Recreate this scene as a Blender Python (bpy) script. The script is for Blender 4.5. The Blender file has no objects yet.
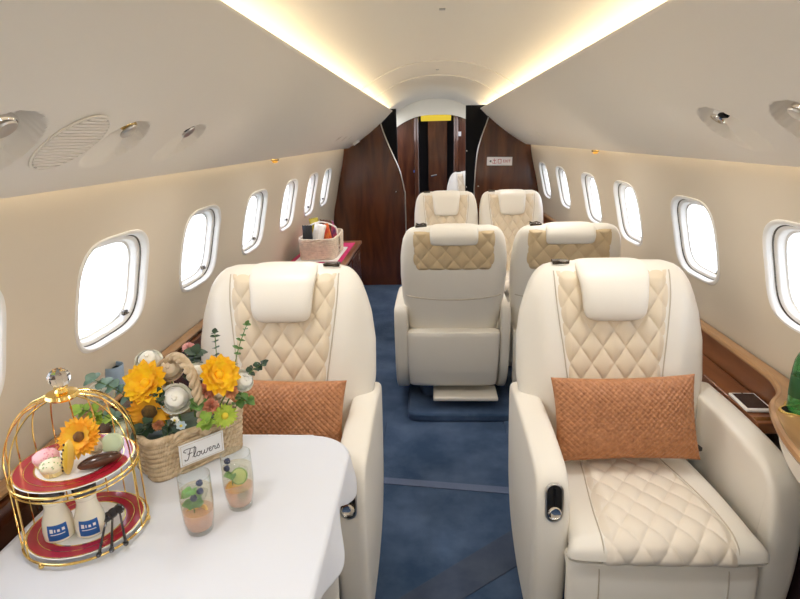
import bpy, math, random
from math import pi, sin, cos, sqrt, radians
from mathutils import Vector, Matrix, Euler
random.seed(7)
sc = bpy.context.scene
COL = sc.collection

# ------------------------------------------------------------------ helpers
def interp(t, pts):
    if t <= pts[0][0]: return pts[0][1]
    for (a, va), (b, vb) in zip(pts, pts[1:]):
        if t <= b:
            return va + (vb - va) * (t - a) / (b - a)
    return pts[-1][1]

def smooth(t, pts):
    # monotone-ish cosine-free Catmull interpolation
    n = len(pts)
    if t <= pts[0][0]: return pts[0][1]
    if t >= pts[-1][0]: return pts[-1][1]
    for i in range(n - 1):
        if t <= pts[i + 1][0]:
            x0, y0 = pts[i]; x1, y1 = pts[i + 1]
            m0 = (pts[i+1][1]-pts[i-1][1])/(pts[i+1][0]-pts[i-1][0]) if i > 0 else (y1-y0)/(x1-x0)
            m1 = (pts[i+2][1]-pts[i][1])/(pts[i+2][0]-pts[i][0]) if i+2 < n else (y1-y0)/(x1-x0)
            h = x1 - x0; s = (t - x0) / h
            return ((2*s**3-3*s**2+1)*y0 + (s**3-2*s**2+s)*h*m0 + (-2*s**3+3*s**2)*y1 + (s**3-s**2)*h*m1)

def catmull(pts, n=8, closed=False):
    P = [Vector(p) for p in pts]; out = []
    m = len(P)
    rng = range(m) if closed else range(m - 1)
    for i in rng:
        p0 = P[(i-1) % m] if closed or i > 0 else P[i]
        p1 = P[i]; p2 = P[(i+1) % m]
        p3 = P[(i+2) % m] if closed or i + 2 < m else p2
        for k in range(n):
            t = k / n
            out.append(0.5*((2*p1)+(p2-p0)*t+(2*p0-5*p1+4*p2-p3)*t*t+(3*p1-p0-3*p2+p3)*t**3))
    if not closed: out.append(P[-1])
    return out

class MB:
    def __init__(s): s.v = []; s.f = []
    def add(s, vs, fs, M=None):
        b = len(s.v)
        for p in vs:
            p = Vector(p)
            s.v.append(tuple(M @ p) if M is not None else tuple(p))
        for f in fs: s.f.append(tuple(b + i for i in f))
        return s
    def join(s, o, M=None): return s.add(o.v, o.f, M)
    def box(s, lo, hi, M=None):
        x0, y0, z0 = lo; x1, y1, z1 = hi
        return s.add([(x0,y0,z0),(x1,y0,z0),(x1,y1,z0),(x0,y1,z0),(x0,y0,z1),(x1,y0,z1),(x1,y1,z1),(x0,y1,z1)],
              [(0,3,2,1),(4,5,6,7),(0,1,5,4),(1,2,6,5),(2,3,7,6),(3,0,4,7)], M)
    def grid(s, fn, nu, nv, cu=False, M=None, flip=False):
        vs = []; fs = []
        for j in range(nv + 1):
            for i in range(nu if cu else nu + 1):
                vs.append(fn(i / nu, j / nv))
        w = nu if cu else nu + 1
        for j in range(nv):
            for i in range(nu):
                a = j*w+i; b = j*w+(i+1) % w; c = (j+1)*w+(i+1) % w; d = (j+1)*w+i
                fs.append((a,d,c,b) if flip else (a,b,c,d))
        return s.add(vs, fs, M)
    def loops(s, L, cap0=True, cap1=True, M=None):
        n = len(L[0]); vs = [p for l in L for p in l]; fs = []
        for j in range(len(L) - 1):
            for i in range(n):
                fs.append((j*n+i, j*n+(i+1) % n, (j+1)*n+(i+1) % n, (j+1)*n+i))
        if cap0: fs.append(tuple(range(n - 1, -1, -1)))
        if cap1: fs.append(tuple((len(L)-1)*n+i for i in range(n)))
        return s.add(vs, fs, M)
    def tube(s, path, r, n=8, closed=False, M=None, caps=True):
        P = [Vector(p) for p in path]; m = len(P); L = []
        up = None
        for i in range(m):
            a = P[(i-1) % m] if closed or i > 0 else P[i]
            b = P[(i+1) % m] if closed or i < m - 1 else P[i]
            t = (b - a).normalized()
            if up is None:
                up = Vector((0,0,1)) if abs(t.z) < .9 else Vector((1,0,0))
            e = (up - t * up.dot(t)).normalized(); f = t.cross(e); up = e
            rr = r(i/(m-1)) if callable(r) else r
            L.append([P[i] + (e*cos(2*pi*k/n) + f*sin(2*pi*k/n))*rr for k in range(n)])
        if closed:
            L.append(L[0])
            return s.loops(L, False, False, M)
        return s.loops(L, caps, caps, M)
    def lathe(s, prof, n=32, M=None, cap=True):
        L = [[(r*cos(2*pi*k/n), r*sin(2*pi*k/n), z) for k in range(n)] for r, z in prof]
        return s.loops(L, cap, cap, M)
    def ell(s, c, r, nu=16, nv=10, M=None, fn=None):
        c = Vector(c)
        def f(u, v):
            a = 2*pi*u; b = -pi/2 + pi*v
            d = Vector((cos(b)*cos(a), cos(b)*sin(a), sin(b)))
            k = fn(d) if fn else 1
            return c + Vector((d.x*r[0]*k, d.y*r[1]*k, d.z*r[2]*k))
        return s.grid(f, nu, nv, True, M)
    def prism(s, poly, z0, z1, M=None):
        return s.loops([[(x, y, z0) for x, y in poly], [(x, y, z1) for x, y in poly]], True, True, M)
    def build(s, name, mat, parent=None, bevel=0, subsurf=0, sharp=35, loc=None, smooth_on=True):
        me = bpy.data.meshes.new(name)
        me.from_pydata(s.v, [], s.f); me.update()
        if mat: me.materials.append(mat)
        if smooth_on:
            for p in me.polygons: p.use_smooth = True
            me.set_sharp_from_angle(angle=radians(sharp))
        o = bpy.data.objects.new(name, me); COL.objects.link(o)
        if parent: o.parent = parent
        if loc: o.location = loc
        if bevel:
            b = o.modifiers.new('bevel', 'BEVEL'); b.width = bevel; b.segments = 3; b.limit_method = 'ANGLE'; b.angle_limit = radians(35)
        if subsurf:
            b = o.modifiers.new('sub', 'SUBSURF'); b.levels = subsurf; b.render_levels = subsurf
        return o

def tag(o, label, cat, group=None, kind=None):
    o['label'] = label; o['category'] = cat
    if group: o['group'] = group
    if kind: o['kind'] = kind
    return o

def thing(name, label, cat, loc=(0,0,0), rotz=0, group=None, rot=None):
    o = bpy.data.objects.new(name, None); COL.objects.link(o)
    o.empty_display_size = .05
    o.location = loc
    o.rotation_euler = rot if rot else (0,0,rotz)
    return tag(o, label, cat, group)

def struct(o, label, cat): return tag(o, label, cat, None, 'structure')

def dup(root, loc=None, rotz=None, label=None, group=None):
    r = root.copy(); COL.objects.link(r)
    if loc: r.location = loc
    if rotz is not None: r.rotation_euler = (0,0,rotz)
    if label: r['label'] = label
    if group: r['group'] = group
    for ch in list(root.children):
        c = ch.copy(); COL.objects.link(c); c.parent = r
        for g in list(ch.children):
            d = g.copy(); COL.objects.link(d); d.parent = c
    return r

def R(ax, a): return Matrix.Rotation(a, 4, ax)
def Tm(*p): return Matrix.Translation(Vector(p))
def sgp(c, e): return math.copysign(abs(c)**e, c)

# ------------------------------------------------------------------ materials
def srgb(r, g, b):
    f = lambda c: (c/255/12.92) if c/255 <= .04045 else ((c/255+.055)/1.055)**2.4
    return (f(r), f(g), f(b), 1)

def mat(name, col, rough=.5, metal=0, bump=0, bscale=200, var=0, vscale=8, coat=0, spec=.5, trans=0, ior=1.45, emit=None, estr=0, sheen=0, col2=None, sss=0):
    m = bpy.data.materials.new(name); m.use_nodes = True
    nt = m.node_tree; b = nt.nodes['Principled BSDF']
    b.inputs['Base Color'].default_value = col
    b.inputs['Roughness'].default_value = rough
    b.inputs['Metallic'].default_value = metal
    b.inputs['Coat Weight'].default_value = coat
    b.inputs['Coat Roughness'].default_value = .05
    b.inputs['Specular IOR Level'].default_value = spec
    b.inputs['Transmission Weight'].default_value = trans
    b.inputs['IOR'].default_value = ior
    b.inputs['Sheen Weight'].default_value = sheen
    if sss:
        b.inputs['Subsurface Weight'].default_value = sss
        b.inputs['Subsurface Radius'].default_value = (.01,.008,.005)
    if emit:
        b.inputs['Emission Color'].default_value = emit
        b.inputs['Emission Strength'].default_value = estr
    tc = nt.nodes.new('ShaderNodeTexCoord')
    if var or col2:
        n = nt.nodes.new('ShaderNodeTexNoise'); n.inputs['Scale'].default_value = vscale; n.inputs['Detail'].default_value = 4
        nt.links.new(tc.outputs['Object'], n.inputs['Vector'])
        r = nt.nodes.new('ShaderNodeValToRGB')
        c2 = col2 if col2 else tuple(max(0, c*(1-var)) for c in col[:3]) + (1,)
        r.color_ramp.elements[0].color = c2; r.color_ramp.elements[1].color = col
        r.color_ramp.elements[0].position = .35; r.color_ramp.elements[1].position = .65
        nt.links.new(n.outputs['Fac'], r.inputs['Fac']); nt.links.new(r.outputs['Color'], b.inputs['Base Color'])
    if bump:
        n = nt.nodes.new('ShaderNodeTexNoise'); n.inputs['Scale'].default_value = bscale; n.inputs['Detail'].default_value = 3
        nt.links.new(tc.outputs['Object'], n.inputs['Vector'])
        bp = nt.nodes.new('ShaderNodeBump'); bp.inputs['Strength'].default_value = bump; bp.inputs['Distance'].default_value = .002
        nt.links.new(n.outputs['Fac'], bp.inputs['Height']); nt.links.new(bp.outputs['Normal'], b.inputs['Normal'])
    return m

def wood(name, c1, c2, rough=.25, coat=.6, scale=(1.2,1.2,9), axis='Z'):
    m = bpy.data.materials.new(name); m.use_nodes = True
    nt = m.node_tree; b = nt.nodes['Principled BSDF']
    b.inputs['Roughness'].default_value = rough
    b.inputs['Coat Weight'].default_value = coat; b.inputs['Coat Roughness'].default_value = .08
    tc = nt.nodes.new('ShaderNodeTexCoord'); mp = nt.nodes.new('ShaderNodeMapping')
    mp.inputs['Scale'].default_value = scale
    nt.links.new(tc.outputs['Object'], mp.inputs['Vector'])
    n = nt.nodes.new('ShaderNodeTexNoise'); n.inputs['Scale'].default_value = 3; n.inputs['Detail'].default_value = 8; n.inputs['Distortion'].default_value = 1.2
    nt.links.new(mp.outputs['Vector'], n.inputs['Vector'])
    r = nt.nodes.new('ShaderNodeValToRGB')
    r.color_ramp.elements[0].color = c1; r.color_ramp.elements[1].color = c2
    r.color_ramp.elements[0].position = .35; r.color_ramp.elements[1].position = .7
    nt.links.new(n.outputs['Fac'], r.inputs['Fac']); nt.links.new(r.outputs['Color'], b.inputs['Base Color'])
    return m

def emis(name, col, s):
    m = bpy.data.materials.new(name); m.use_nodes = True
    nt = m.node_tree; nt.nodes.clear()
    e = nt.nodes.new('ShaderNodeEmission'); e.inputs[0].default_value = col; e.inputs[1].default_value = s
    o = nt.nodes.new('ShaderNodeOutputMaterial'); nt.links.new(e.outputs[0], o.inputs[0]); return m

def clear(name, tint=(1,1,1,1), gloss=.06, rough=.02, ior=1.45):
    # thin clear sheet: mostly straight-through, with a Fresnel reflection
    m = bpy.data.materials.new(name); m.use_nodes = True
    nt = m.node_tree; nt.nodes.clear()
    t = nt.nodes.new('ShaderNodeBsdfTransparent'); t.inputs[0].default_value = tint
    g = nt.nodes.new('ShaderNodeBsdfGlossy'); g.inputs['Roughness'].default_value = rough
    lw = nt.nodes.new('ShaderNodeLayerWeight'); lw.inputs['Blend'].default_value = .5
    pw = nt.nodes.new('ShaderNodeMath'); pw.operation = 'POWER'; pw.inputs[1].default_value = 4
    nt.links.new(lw.outputs['Facing'], pw.inputs[0])
    fr = nt.nodes.new('ShaderNodeMath'); fr.operation = 'MULTIPLY_ADD'; fr.inputs[1].default_value = .7; fr.inputs[2].default_value = .035
    nt.links.new(pw.outputs[0], fr.inputs[0])
    mx = nt.nodes.new('ShaderNodeMixShader'); o = nt.nodes.new('ShaderNodeOutputMaterial')
    nt.links.new(fr.outputs[0], mx.inputs[0]); nt.links.new(t.outputs[0], mx.inputs[1]); nt.links.new(g.outputs[0], mx.inputs[2])
    nt.links.new(mx.outputs[0], o.inputs[0]); return m

M = {}
M['wall'] = mat('wall_vinyl', (.70,.62,.50,1), .55, bump=.05, bscale=300)
M['panel'] = mat('overhead_panel', (.88,.83,.74,1), .45)
M['ceil'] = mat('ceiling_vinyl', (.80,.755,.66,1), .6)
M['plastic'] = mat('window_plastic', (.88,.87,.84,1), .35)
M['leather'] = mat('cream_leather', (.83,.79,.70,1), .42, bump=.12, bscale=260, spec=.4)
M['tanrear'] = mat('tan_rear_leather', (.62,.48,.29,1), .45, bump=.12, bscale=260, spec=.4)
M['tan'] = mat('tan_quilt_leather', (.745,.635,.47,1), .45, bump=.12, bscale=260, spec=.4)
M['seatquilt'] = mat('pale_quilt_leather', (.79,.715,.60,1), .45, bump=.12, bscale=260, spec=.4)
M['stitch'] = mat('dark_piping', (.20,.16,.12,1), .6)
M['seam'] = mat('seam_thread', (.55,.48,.38,1), .7)
M['wood'] = wood('mahogany_veneer', (.058,.014,.005,1), (.135,.040,.013,1), .25, .6, (3,3,.5))
M['woodmid'] = wood('cherry_veneer', (.17,.055,.02,1), (.33,.13,.05,1), .28, .5, (3,.6,3))
M['woodlight'] = wood('walnut_edge', (.28,.14,.055,1), (.48,.27,.12,1), .3, .5, (4,.5,4))
M['black'] = mat('black_lacquer', (.006,.006,.008,1), .6, spec=.2)
M['darkmaroon'] = mat('dark_side_laminate', (.035,.014,.018,1), .35)
M['metal'] = mat('brushed_steel', (.62,.60,.57,1), .28, 1)
M['chrome'] = mat('chrome', (.85,.83,.8,1), .08, 1)
M['darkmetal'] = mat('dark_bronze', (.10,.085,.07,1), .25, 1)
M['gunmetal'] = mat('gunmetal', (.10,.10,.11,1), .22, 1)
M['gold'] = mat('gold_wire', (.92,.66,.22,1), .18, 1)
M['white'] = mat('white_enamel', (.86,.86,.86,1), .3)
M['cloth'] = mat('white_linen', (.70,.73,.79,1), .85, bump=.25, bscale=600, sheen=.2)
M['pane'] = clear('window_pane', (.97,.985,1,1))
M['darkglass'] = mat('black_screen', (.012,.012,.016,1), .08, coat=.8)

# carpet: blue pile with brushed patches
def carpet_mat(name, c1, c2):
    m = bpy.data.materials.new(name); m.use_nodes = True
    nt = m.node_tree; b = nt.nodes['Principled BSDF']; b.inputs['Roughness'].default_value = .95
    b.inputs['Sheen Weight'].default_value = .35; b.inputs['Sheen Tint'].default_value = (.45,.55,.8,1)
    b.inputs['Specular IOR Level'].default_value = .1
    tc = nt.nodes.new('ShaderNodeTexCoord')
    n = nt.nodes.new('ShaderNodeTexNoise'); n.inputs['Scale'].default_value = 3.2; n.inputs['Detail'].default_value = 6; n.inputs['Roughness'].default_value = .65
    nt.links.new(tc.outputs['Object'], n.inputs['Vector'])
    r = nt.nodes.new('ShaderNodeValToRGB'); r.color_ramp.elements[0].position = .36; r.color_ramp.elements[1].position = .66
    r.color_ramp.elements[0].color = c1; r.color_ramp.elements[1].color = c2
    nt.links.new(n.outputs['Fac'], r.inputs['Fac']); nt.links.new(r.outputs['Color'], b.inputs['Base Color'])
    n2 = nt.nodes.new('ShaderNodeTexNoise'); n2.inputs['Scale'].default_value = 700
    nt.links.new(tc.outputs['Object'], n2.inputs['Vector'])
    bp = nt.nodes.new('ShaderNodeBump'); bp.inputs['Strength'].default_value = .5; bp.inputs['Distance'].default_value = .003
    nt.links.new(n2.outputs['Fac'], bp.inputs['Height']); nt.links.new(bp.outputs['Normal'], b.inputs['Normal'])
    return m
M['carpet'] = carpet_mat('blue_carpet', (.024,.055,.118,1), (.082,.130,.225,1))
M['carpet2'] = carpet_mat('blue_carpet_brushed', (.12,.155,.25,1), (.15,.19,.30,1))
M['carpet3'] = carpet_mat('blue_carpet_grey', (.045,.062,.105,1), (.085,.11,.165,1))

# ------------------------------------------------------------------ cabin shell
Y0, Y1, Y2 = -1.7, 6.2, 8.7
WPTS = [(0,1.075),(.2,1.09),(.4,1.105),(.6,1.12),(.8,1.108),(1.0,1.066),(1.15,1.035),(1.3,.998),(1.4,.978),(1.52,.962)]
def W(z): return smooth(z, WPTS)
WZ = 1.145
WIN = {-1: [-1.4,-.55,.22,1.0,1.69,2.385,3.165,3.955,4.715,5.385], 1: [-1.4,-.6,.15,.92,1.69,2.43,3.27,4.02,4.9,5.69]}
HU, HW = .196, .160
def sup(a, hu, hw, e=2/3.7): return (hu*sgp(cos(a), e), hw*sgp(sin(a), e))

def side_wall(s, name, label):
    mb = MB()
    def pt(y, z): return (s*W(z), y, z)
    za, zb = .945, 1.345
    for (z0, z1, n) in ((0, za, 16), (zb, 1.52, 5)):
        ys = [Y0, Y2]
        mb.grid(lambda u, v: pt(Y0+(Y2-Y0)*u, z0+(z1-z0)*v), 1, n, flip=(s > 0))
    ws = WIN[s]
    edges = [Y0] + [(a+b)/2 for a, b in zip(ws, ws[1:])] + [ws[-1]+.33]
    NS = 14
    for k, yc in enumerate(ws):
        y0, y1 = edges[k], edges[k+1]
        B = []
        for i in range(NS): B.append((y0+(y1-y0)*i/NS, za))
        for i in range(NS): B.append((y1, za+(zb-za)*i/NS))
        for i in range(NS): B.append((y1-(y1-y0)*i/NS, zb))
        for i in range(NS): B.append((y0, zb-(zb-za)*i/NS))
        H = []
        for (y, z) in B:
            a = math.atan2((z-WZ)/((zb-za)/2), (y-yc)/((y1-y0)/2))
            u, w = sup(a, HU+.008, HW+.008); H.append((yc+u, WZ+w))
        L = []
        for t in (0, .35, .7, 1):
            L.append([pt(b[0]+(h[0]-b[0])*t, b[1]+(h[1]-b[1])*t) for b, h in zip(B, H)])
        if s > 0: L = [l[::-1] for l in L]
        mb.loops(L, False, False)
    mb.grid(lambda u, v: pt(edges[-1]+(Y2-edges[-1])*u, za+(zb-za)*v), 1, NS, flip=(s > 0))
    o = mb.build(name, M['wall'])
    struct(o, label, 'wall')
side_wall(-1, 'wall_left', 'cream left cabin sidewall with a row of rounded windows')
side_wall(1, 'wall_right', 'cream right cabin sidewall with a row of rounded windows')

WORDS = ['first','second','third','fourth','fifth','sixth','seventh','eighth','ninth','tenth']
wi = 0
for s in (-1, 1):
    for k, yc in enumerate(WIN[s]):
        wi += 1
        def ring(hu, hw, d, n=64):
            out = []
            for i in range(n):
                u, w = sup(2*pi*i/n, hu, hw)
                out.append((s*(W(WZ+w)+d), yc+u, WZ+w))
            return out if s < 0 else out[::-1]
        pane = MB().loops([ring(.173,.136,.050), ring(.173,.136,.053)])
        po = pane.build('window_%d' % wi, M['pane'])
        side = 'left' if s < 0 else 'right'
        struct(po, 'bright rounded cabin window in the %s wall, %s from the rear of the cabin' % (side, WORDS[k]), 'window')
        mb = MB()
        mb.loops([ring(HU+.014,HW+.014,.002), ring(HU+.010,HW+.010,-.005), ring(HU+.003,HW+.003,-.005), ring(HU-.002,HW-.002,.001),
                  ring(HU-.004,HW-.004,.020), ring(HU-.010,HW-.010,.023), ring(HU-.015,HW-.015,.024), ring(HU-.018,HW-.018,.028),
                  ring(HU-.019,HW-.019,.048), ring(HU-.026,HW-.027,.050)], False, False)
        mb.build('window_frame', M['plastic'], po, sharp=50)
        g = MB().loops([ring(HU-.0035,HW-.0035,.017), ring(HU-.0065,HW-.0065,.017), ring(HU-.0065,HW-.0065,.021), ring(HU-.0035,HW-.0035,.021)], False, False)
        g.build('gasket', M['darkmetal'], po)
        y_l = yc - s*.128
        lt = MB().box((s*(W(1.03)+.030)-.006, y_l-.012, 1.022), (s*(W(1.03)+.030)+.006, y_l+.012, 1.036))
        lt.tube([(s*(W(1.03)+.028), y_l-.016, 1.024), (s*(W(1.03)+.025), y_l+.016, 1.024)], .003)
        lt.build('latch', M['darkmetal'], po, bevel=.002)

# floor
fl = MB().box((-1.07, Y0, -.05), (1.07, Y2, 0)).build('floor', M['carpet'])
struct(fl, 'deep blue carpeted aisle floor', 'floor')
def strip(poly, h, m, name, label):
    o = MB().prism(poly, 0.0005, h).build(name, m, bevel=.002)
    return struct(o, label, 'carpet strip')
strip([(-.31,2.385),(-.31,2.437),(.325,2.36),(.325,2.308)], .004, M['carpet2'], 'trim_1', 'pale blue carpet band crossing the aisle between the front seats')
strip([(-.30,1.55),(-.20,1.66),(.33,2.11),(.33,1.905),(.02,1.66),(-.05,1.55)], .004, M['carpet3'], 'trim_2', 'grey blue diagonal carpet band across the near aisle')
for (n, x0, x1, lb) in (('trim_3', .335, .375, 'raised blue carpet edge beside the right front seat'), ('trim_4', -.375, -.335, 'raised blue carpet edge beside the left front seat')):
    strip([(x0,.4),(x1,.4),(x1+.015,2.98),(x0+.015,2.98)], .02, M['carpet'], n, lb)

# overhead panels with dished recesses
PSU0, PSU1 = (.46,1.83), (.918,1.478)
def psu_pt(s, f):
    # f: 0 at the outer (wall) edge, 1 at the cove edge
    nx, nz = -(PSU0[1]-PSU1[1]), (PSU0[0]-PSU1[0])   # points into cabin (down / inward)
    l = sqrt(nx*nx+nz*nz); nx /= l; nz /= l
    b = .022*4*f*(1-f)
    return PSU1[0]+(PSU0[0]-PSU1[0])*f + nx*b, PSU1[1]+(PSU0[1]-PSU1[1])*f + nz*b, nx, nz
PSULEN = sqrt((PSU0[0]-PSU1[0])**2+(PSU0[1]-PSU1[1])**2)
# recesses: (side, y, f of the centre, radius, depth)
DISH = [(-1,.925,.31,.103,.070),(-1,1.315,.32,.088,.060),(-1,1.66,.32,.088,.055),(1,1.66,.31,.108,.066),(1,1.31,.31,.105,.066),
        (-1,.2,.31,.08,.055),(1,.5,.32,.08,.055),(-1,4.55,.30,.045,.022),(-1,4.85,.30,.045,.022),(-1,5.15,.30,.045,.022),(1,4.55,.30,.045,.022),(1,5.0,.30,.045,.022)]
def dent(s, y, f):
    d = 0
    for (ss, yc, fc, r, D) in DISH:
        if ss != s or abs(y-yc) > r: continue
        a = (f-fc)*PSULEN          # + towards the cove (up)
        q = sqrt(a*a+(y-yc)**2)
        if q >= r: continue
        e = min(1, (r-q)/.007)
        d = max(d, D*min(1, max(0, .52+.55*a/r))*e*e*(3-2*e))
    return d
def psu(s, name, label):
    mb = MB()
    ny, nf = 1200, 110
    def fn(u, v):
        y = Y0 + (Y1+.05-Y0)*u
        x, z, nx, nz = psu_pt(s, v)
        d = dent(s, y, v)
        return (s*(x-nx*d), y, z-nz*d)
    mb.grid(fn, ny, nf, flip=(s < 0))
    # rolled lip to the cove shelf, and lower lip return
    def lip(pts):
        mb.grid(lambda u, v: (s*pts[round(v*(len(pts)-1))][0], Y0+(Y1+.05-Y0)*u, pts[round(v*(len(pts)-1))][1]), 1, len(pts)-1, flip=(s < 0))
    lip([PSU0,(.452,1.837),(.453,1.843),(.462,1.846),(.472,1.838),(.475,1.826),(.60,1.822)])
    lip([(.99,1.53),(.95,1.515),(.928,1.488),(.924,1.478),PSU1])
    o = mb.build(name, M['panel'], sharp=60)
    struct(o, label, 'ceiling panel')
    return o
psu(-1, 'ceiling_left', 'left overhead panel with recessed reading lights')
psu(1, 'ceiling_right', 'right overhead panel with recessed reading lights')

# arched ceiling and its hidden cove strips
def cz(x): return 1.84 + .232*(1-abs(x/.6)**2.3)
cm = MB().grid(lambda u, v: (-.6+1.2*u, Y0+(Y2-Y0)*v, cz(-.6+1.2*u)), 40, 1, flip=True)
for yr in (4.2, 5.15):
    pts = [(-.58+1.16*i/30, yr, cz(-.58+1.16*i/30)-.002) for i in range(31)]
    cm.tube(pts, .006, 6)
co = cm.build('ceiling', M['ceil'])
struct(co, 'arched cream ceiling between the two light coves', 'ceiling')
M['cove'] = emis('cove_led', (1,.80,.52,1), 4.5)
M['walllight'] = emis('wall_wash_led', (1,.84,.58,1), 5.0)
for s in (-1, 1):
    MB().box((min(s*.485,s*.535), Y0+.02, 1.8265), (max(s*.485,s*.535), Y1+.8, 1.832)).build('light_strip', M['cove'], co)
    MB().box((min(s*.932,s*.952), Y0+.02, 1.507), (max(s*.932,s*.952), Y1-.02, 1.511)).build('light_strip', M['walllight'], co)
MB().tube([(.012,2.55,cz(0)-.004),(-.012,2.55,cz(0)-.004)], .004).build('smoke_sensor', M['metal'], co)
MB().ell((0,4.75,cz(0)-.002),(.014,.014,.006)).build('smoke_sensor', M['metal'], co)

# end wall behind the camera
bw = MB().box((-1.2, Y0-.06, -.05), (1.2, Y0, 2.15)).build('wall_rear', M['wall'])
struct(bw, 'cream rear cabin wall behind the viewer', 'wall')

# forward bulkhead: two lacquered panels with a slanted, trimmed inner edge
def wall_prof(s, ztop, zbot, n=24): return [(s*(W(ztop+(zbot-ztop)*i/n)-.002), ztop+(zbot-ztop)*i/n) for i in range(n+1)]
def bulk(s, inner, name, label):
    xs = abs(inner[-1][0])
    up = [p for p in inner]
    f0 = (PSU0[0]-xs)/(PSU0[0]-PSU1[0])
    top = []
    for i in range(13):
        f = 1 - (f0 + (1-f0)*i/12)
        x, z, nx, nz = psu_pt(s, max(0, min(1, f)))
        top.append((s*x, z+.012))
    poly = up + top + wall_prof(s, 1.49, 0)
    L = [[(x, y, z) for x, z in poly] for y in (Y1, Y1+.04)]
    if s < 0: L = [l[::-1] for l in L]
    o = MB().loops(L).build(name, M['wood'])
    struct(o, label, 'wall')
    path = catmull([(x, Y1-.004, z) for x, z in inner], 8)
    MB().tube(path, .006, 6).build('edge_trim', M['metal'], o)
    return o
inL = [(-.335,0),(-.335,.9),(-.345,1.05),(-.392,1.25),(-.485,1.47),(-.55,1.64),(-.575,1.73)]
inR = [(.395,0),(.395,.9),(.395,1.06),(.418,1.37),(.46,1.55),(.51,1.69),(.53,1.75)]
bl = bulk(-1, inL, 'wall_front_left', 'glossy dark mahogany bulkhead panel left of the doorway')
brr = bulk(1, inR, 'wall_front_right', 'glossy dark mahogany bulkhead panel right of the doorway')
MB().ell((-.43,Y1-.008,1.02),(.008,.006,.008)).build('door_knob', M['chrome'], bl)
MB().ell((.435,Y1-.008,1.06),(.008,.006,.008)).build('door_knob', M['chrome'], brr)
for (n, xa, xb, z1, lb) in (('door_1', -.66, -.385, 1.86, 'black pocket door panel at the left of the doorway'), ('door_2', .305, .62, 1.875, 'black pocket door panel at the right of the doorway')):
    o = MB().loops([[(xa,Y1+.06,0),(xb,Y1+.06,0),(xb-(.03 if xa < 0 else .015),Y1+.06,z1),(xa,Y1+.06,z1)], [(xa,Y1+.10,0),(xb,Y1+.10,0),(xb-(.03 if xa < 0 else .015),Y1+.10,z1),(xa,Y1+.10,z1)]]).build(n, M['black'], bevel=.004)
    struct(o, lb, 'door')
    e = xb if xa < 0 else xa
    MB().ell((e-.012*(1 if xa < 0 else -1), Y1+.052, 1.05),(.007,.006,.007)).build('door_knob', M['chrome'], o)
    if xa > 0: MB().ell((e+.012, Y1+.052, 1.42),(.007,.006,.007)).build('door_knob', M['chrome'], o)

# the forward compartment partition with its own doorway
YP = 8.4
def part_poly(s, xin):
    pts = [(s*xin,0),(s*xin,2.05)]
    for i in range(8):
        x = xin+(.6-xin)*i/7; pts.append((s*x, cz(x)))
    pts += [(s*.95,1.6)] + wall_prof(s, 1.5, 0, 10)
    return pts
for (s, xin, n, lb) in ((-1,.245,'wall_forward_left','reddish wood partition seen through the doorway on the left'), (1,.27,'wall_forward_right','reddish wood partition seen through the doorway on the right')):
    poly = part_poly(s, xin)
    L = [[(x, y, z) for x, z in poly] for y in (YP, YP+.05)]
    o = MB().loops(L).build(n, M['woodmid'] if False else M['wood']); struct(o, lb, 'wall')
    MB().tube([(s*(xin+.02),YP-.01,0),(s*(xin+.02),YP-.01,2.04)], .035, 16).build('door_post', M['wood'], o)
    if s > 0:
        MB().box((.29,YP-.012,1.57),(.36,YP,1.63)).build('placard', M['white'], o)
    else:
        MB().ell((-.30,YP-.01,1.1),(.012,.01,.018)).build('indicator', mat('blue_indicator',(.03,.12,.5,1),.3), o)
fd = MB().box((-.10,YP+.22,0),(.17,YP+.26,2.0)).build('door_3', M['wood'])
struct(fd, 'dark red wood door at the far end of the aisle', 'door')
MB().tube([(-.06,YP+.2,1.02),(.02,YP+.2,1.035)], .012).build('door_handle', M['chrome'], fd)
bk = MB().box((-.5,YP+.30,0),(.5,YP+.34,2.1)).build('wall_front', M['black'])
struct(bk, 'black recess around the far door', 'wall')
def zarch(x): return 1.862 - .75*max(0, abs(x-.02)-.12)**2 - .02*abs(x-.02)
sf = MB()
def soff(y):
    return lambda u, v: (-.6+1.2*u, y, zarch(-.6+1.2*u)+(cz(-.6+1.2*u)-.001-zarch(-.6+1.2*u))*v if zarch(-.6+1.2*u) < cz(-.6+1.2*u)-.001 else cz(-.6+1.2*u)-.001)
sf.grid(soff(YP-.06), 40, 1)
sf.grid(lambda u, v: (-.6+1.2*u, YP-.06+.05*v, min(zarch(-.6+1.2*u), cz(-.6+1.2*u)-.001)), 40, 1)
sfo = sf.build('ceiling_front', M['ceil'])
struct(sfo, 'cream arched header over the far wooden doorway', 'ceiling')
gl = MB().loops([[(x, y, z) for y, z in ((YP+.06,1.865),(YP+.20,1.785),(YP+.215,1.80),(YP+.07,1.88))] for x in (-.20,.225)])
glo = gl.build('ceiling_lamp', emis('galley_lamp',(1,.72,.07,1),.5))
tag(glo, 'yellow glowing lamp panel over the far wooden door', 'lamp')
# exit sign
sg = thing('exit_sign', 'small white sign with red lettering on the right dark bulkhead', 'sign', (.652,Y1-.004,1.312), 0, rot=(0,radians(1.2),0))
M['signwhite'] = mat('sign_white',(.90,.86,.86,1),.4); M['signred'] = mat('sign_red',(.45,.02,.03,1),.4); M['ink'] = mat('dark_ink',(.03,.03,.04,1),.5)
MB().box((-.13,-.008,-.043),(.13,.003,.043)).build('plate', M['signwhite'], sg, bevel=.004)
g = MB()
def bx(mb, x0, z0, x1, z1, y=-.0095): mb.box((x0,y,z0),(x1,y+.003,z1))
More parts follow.
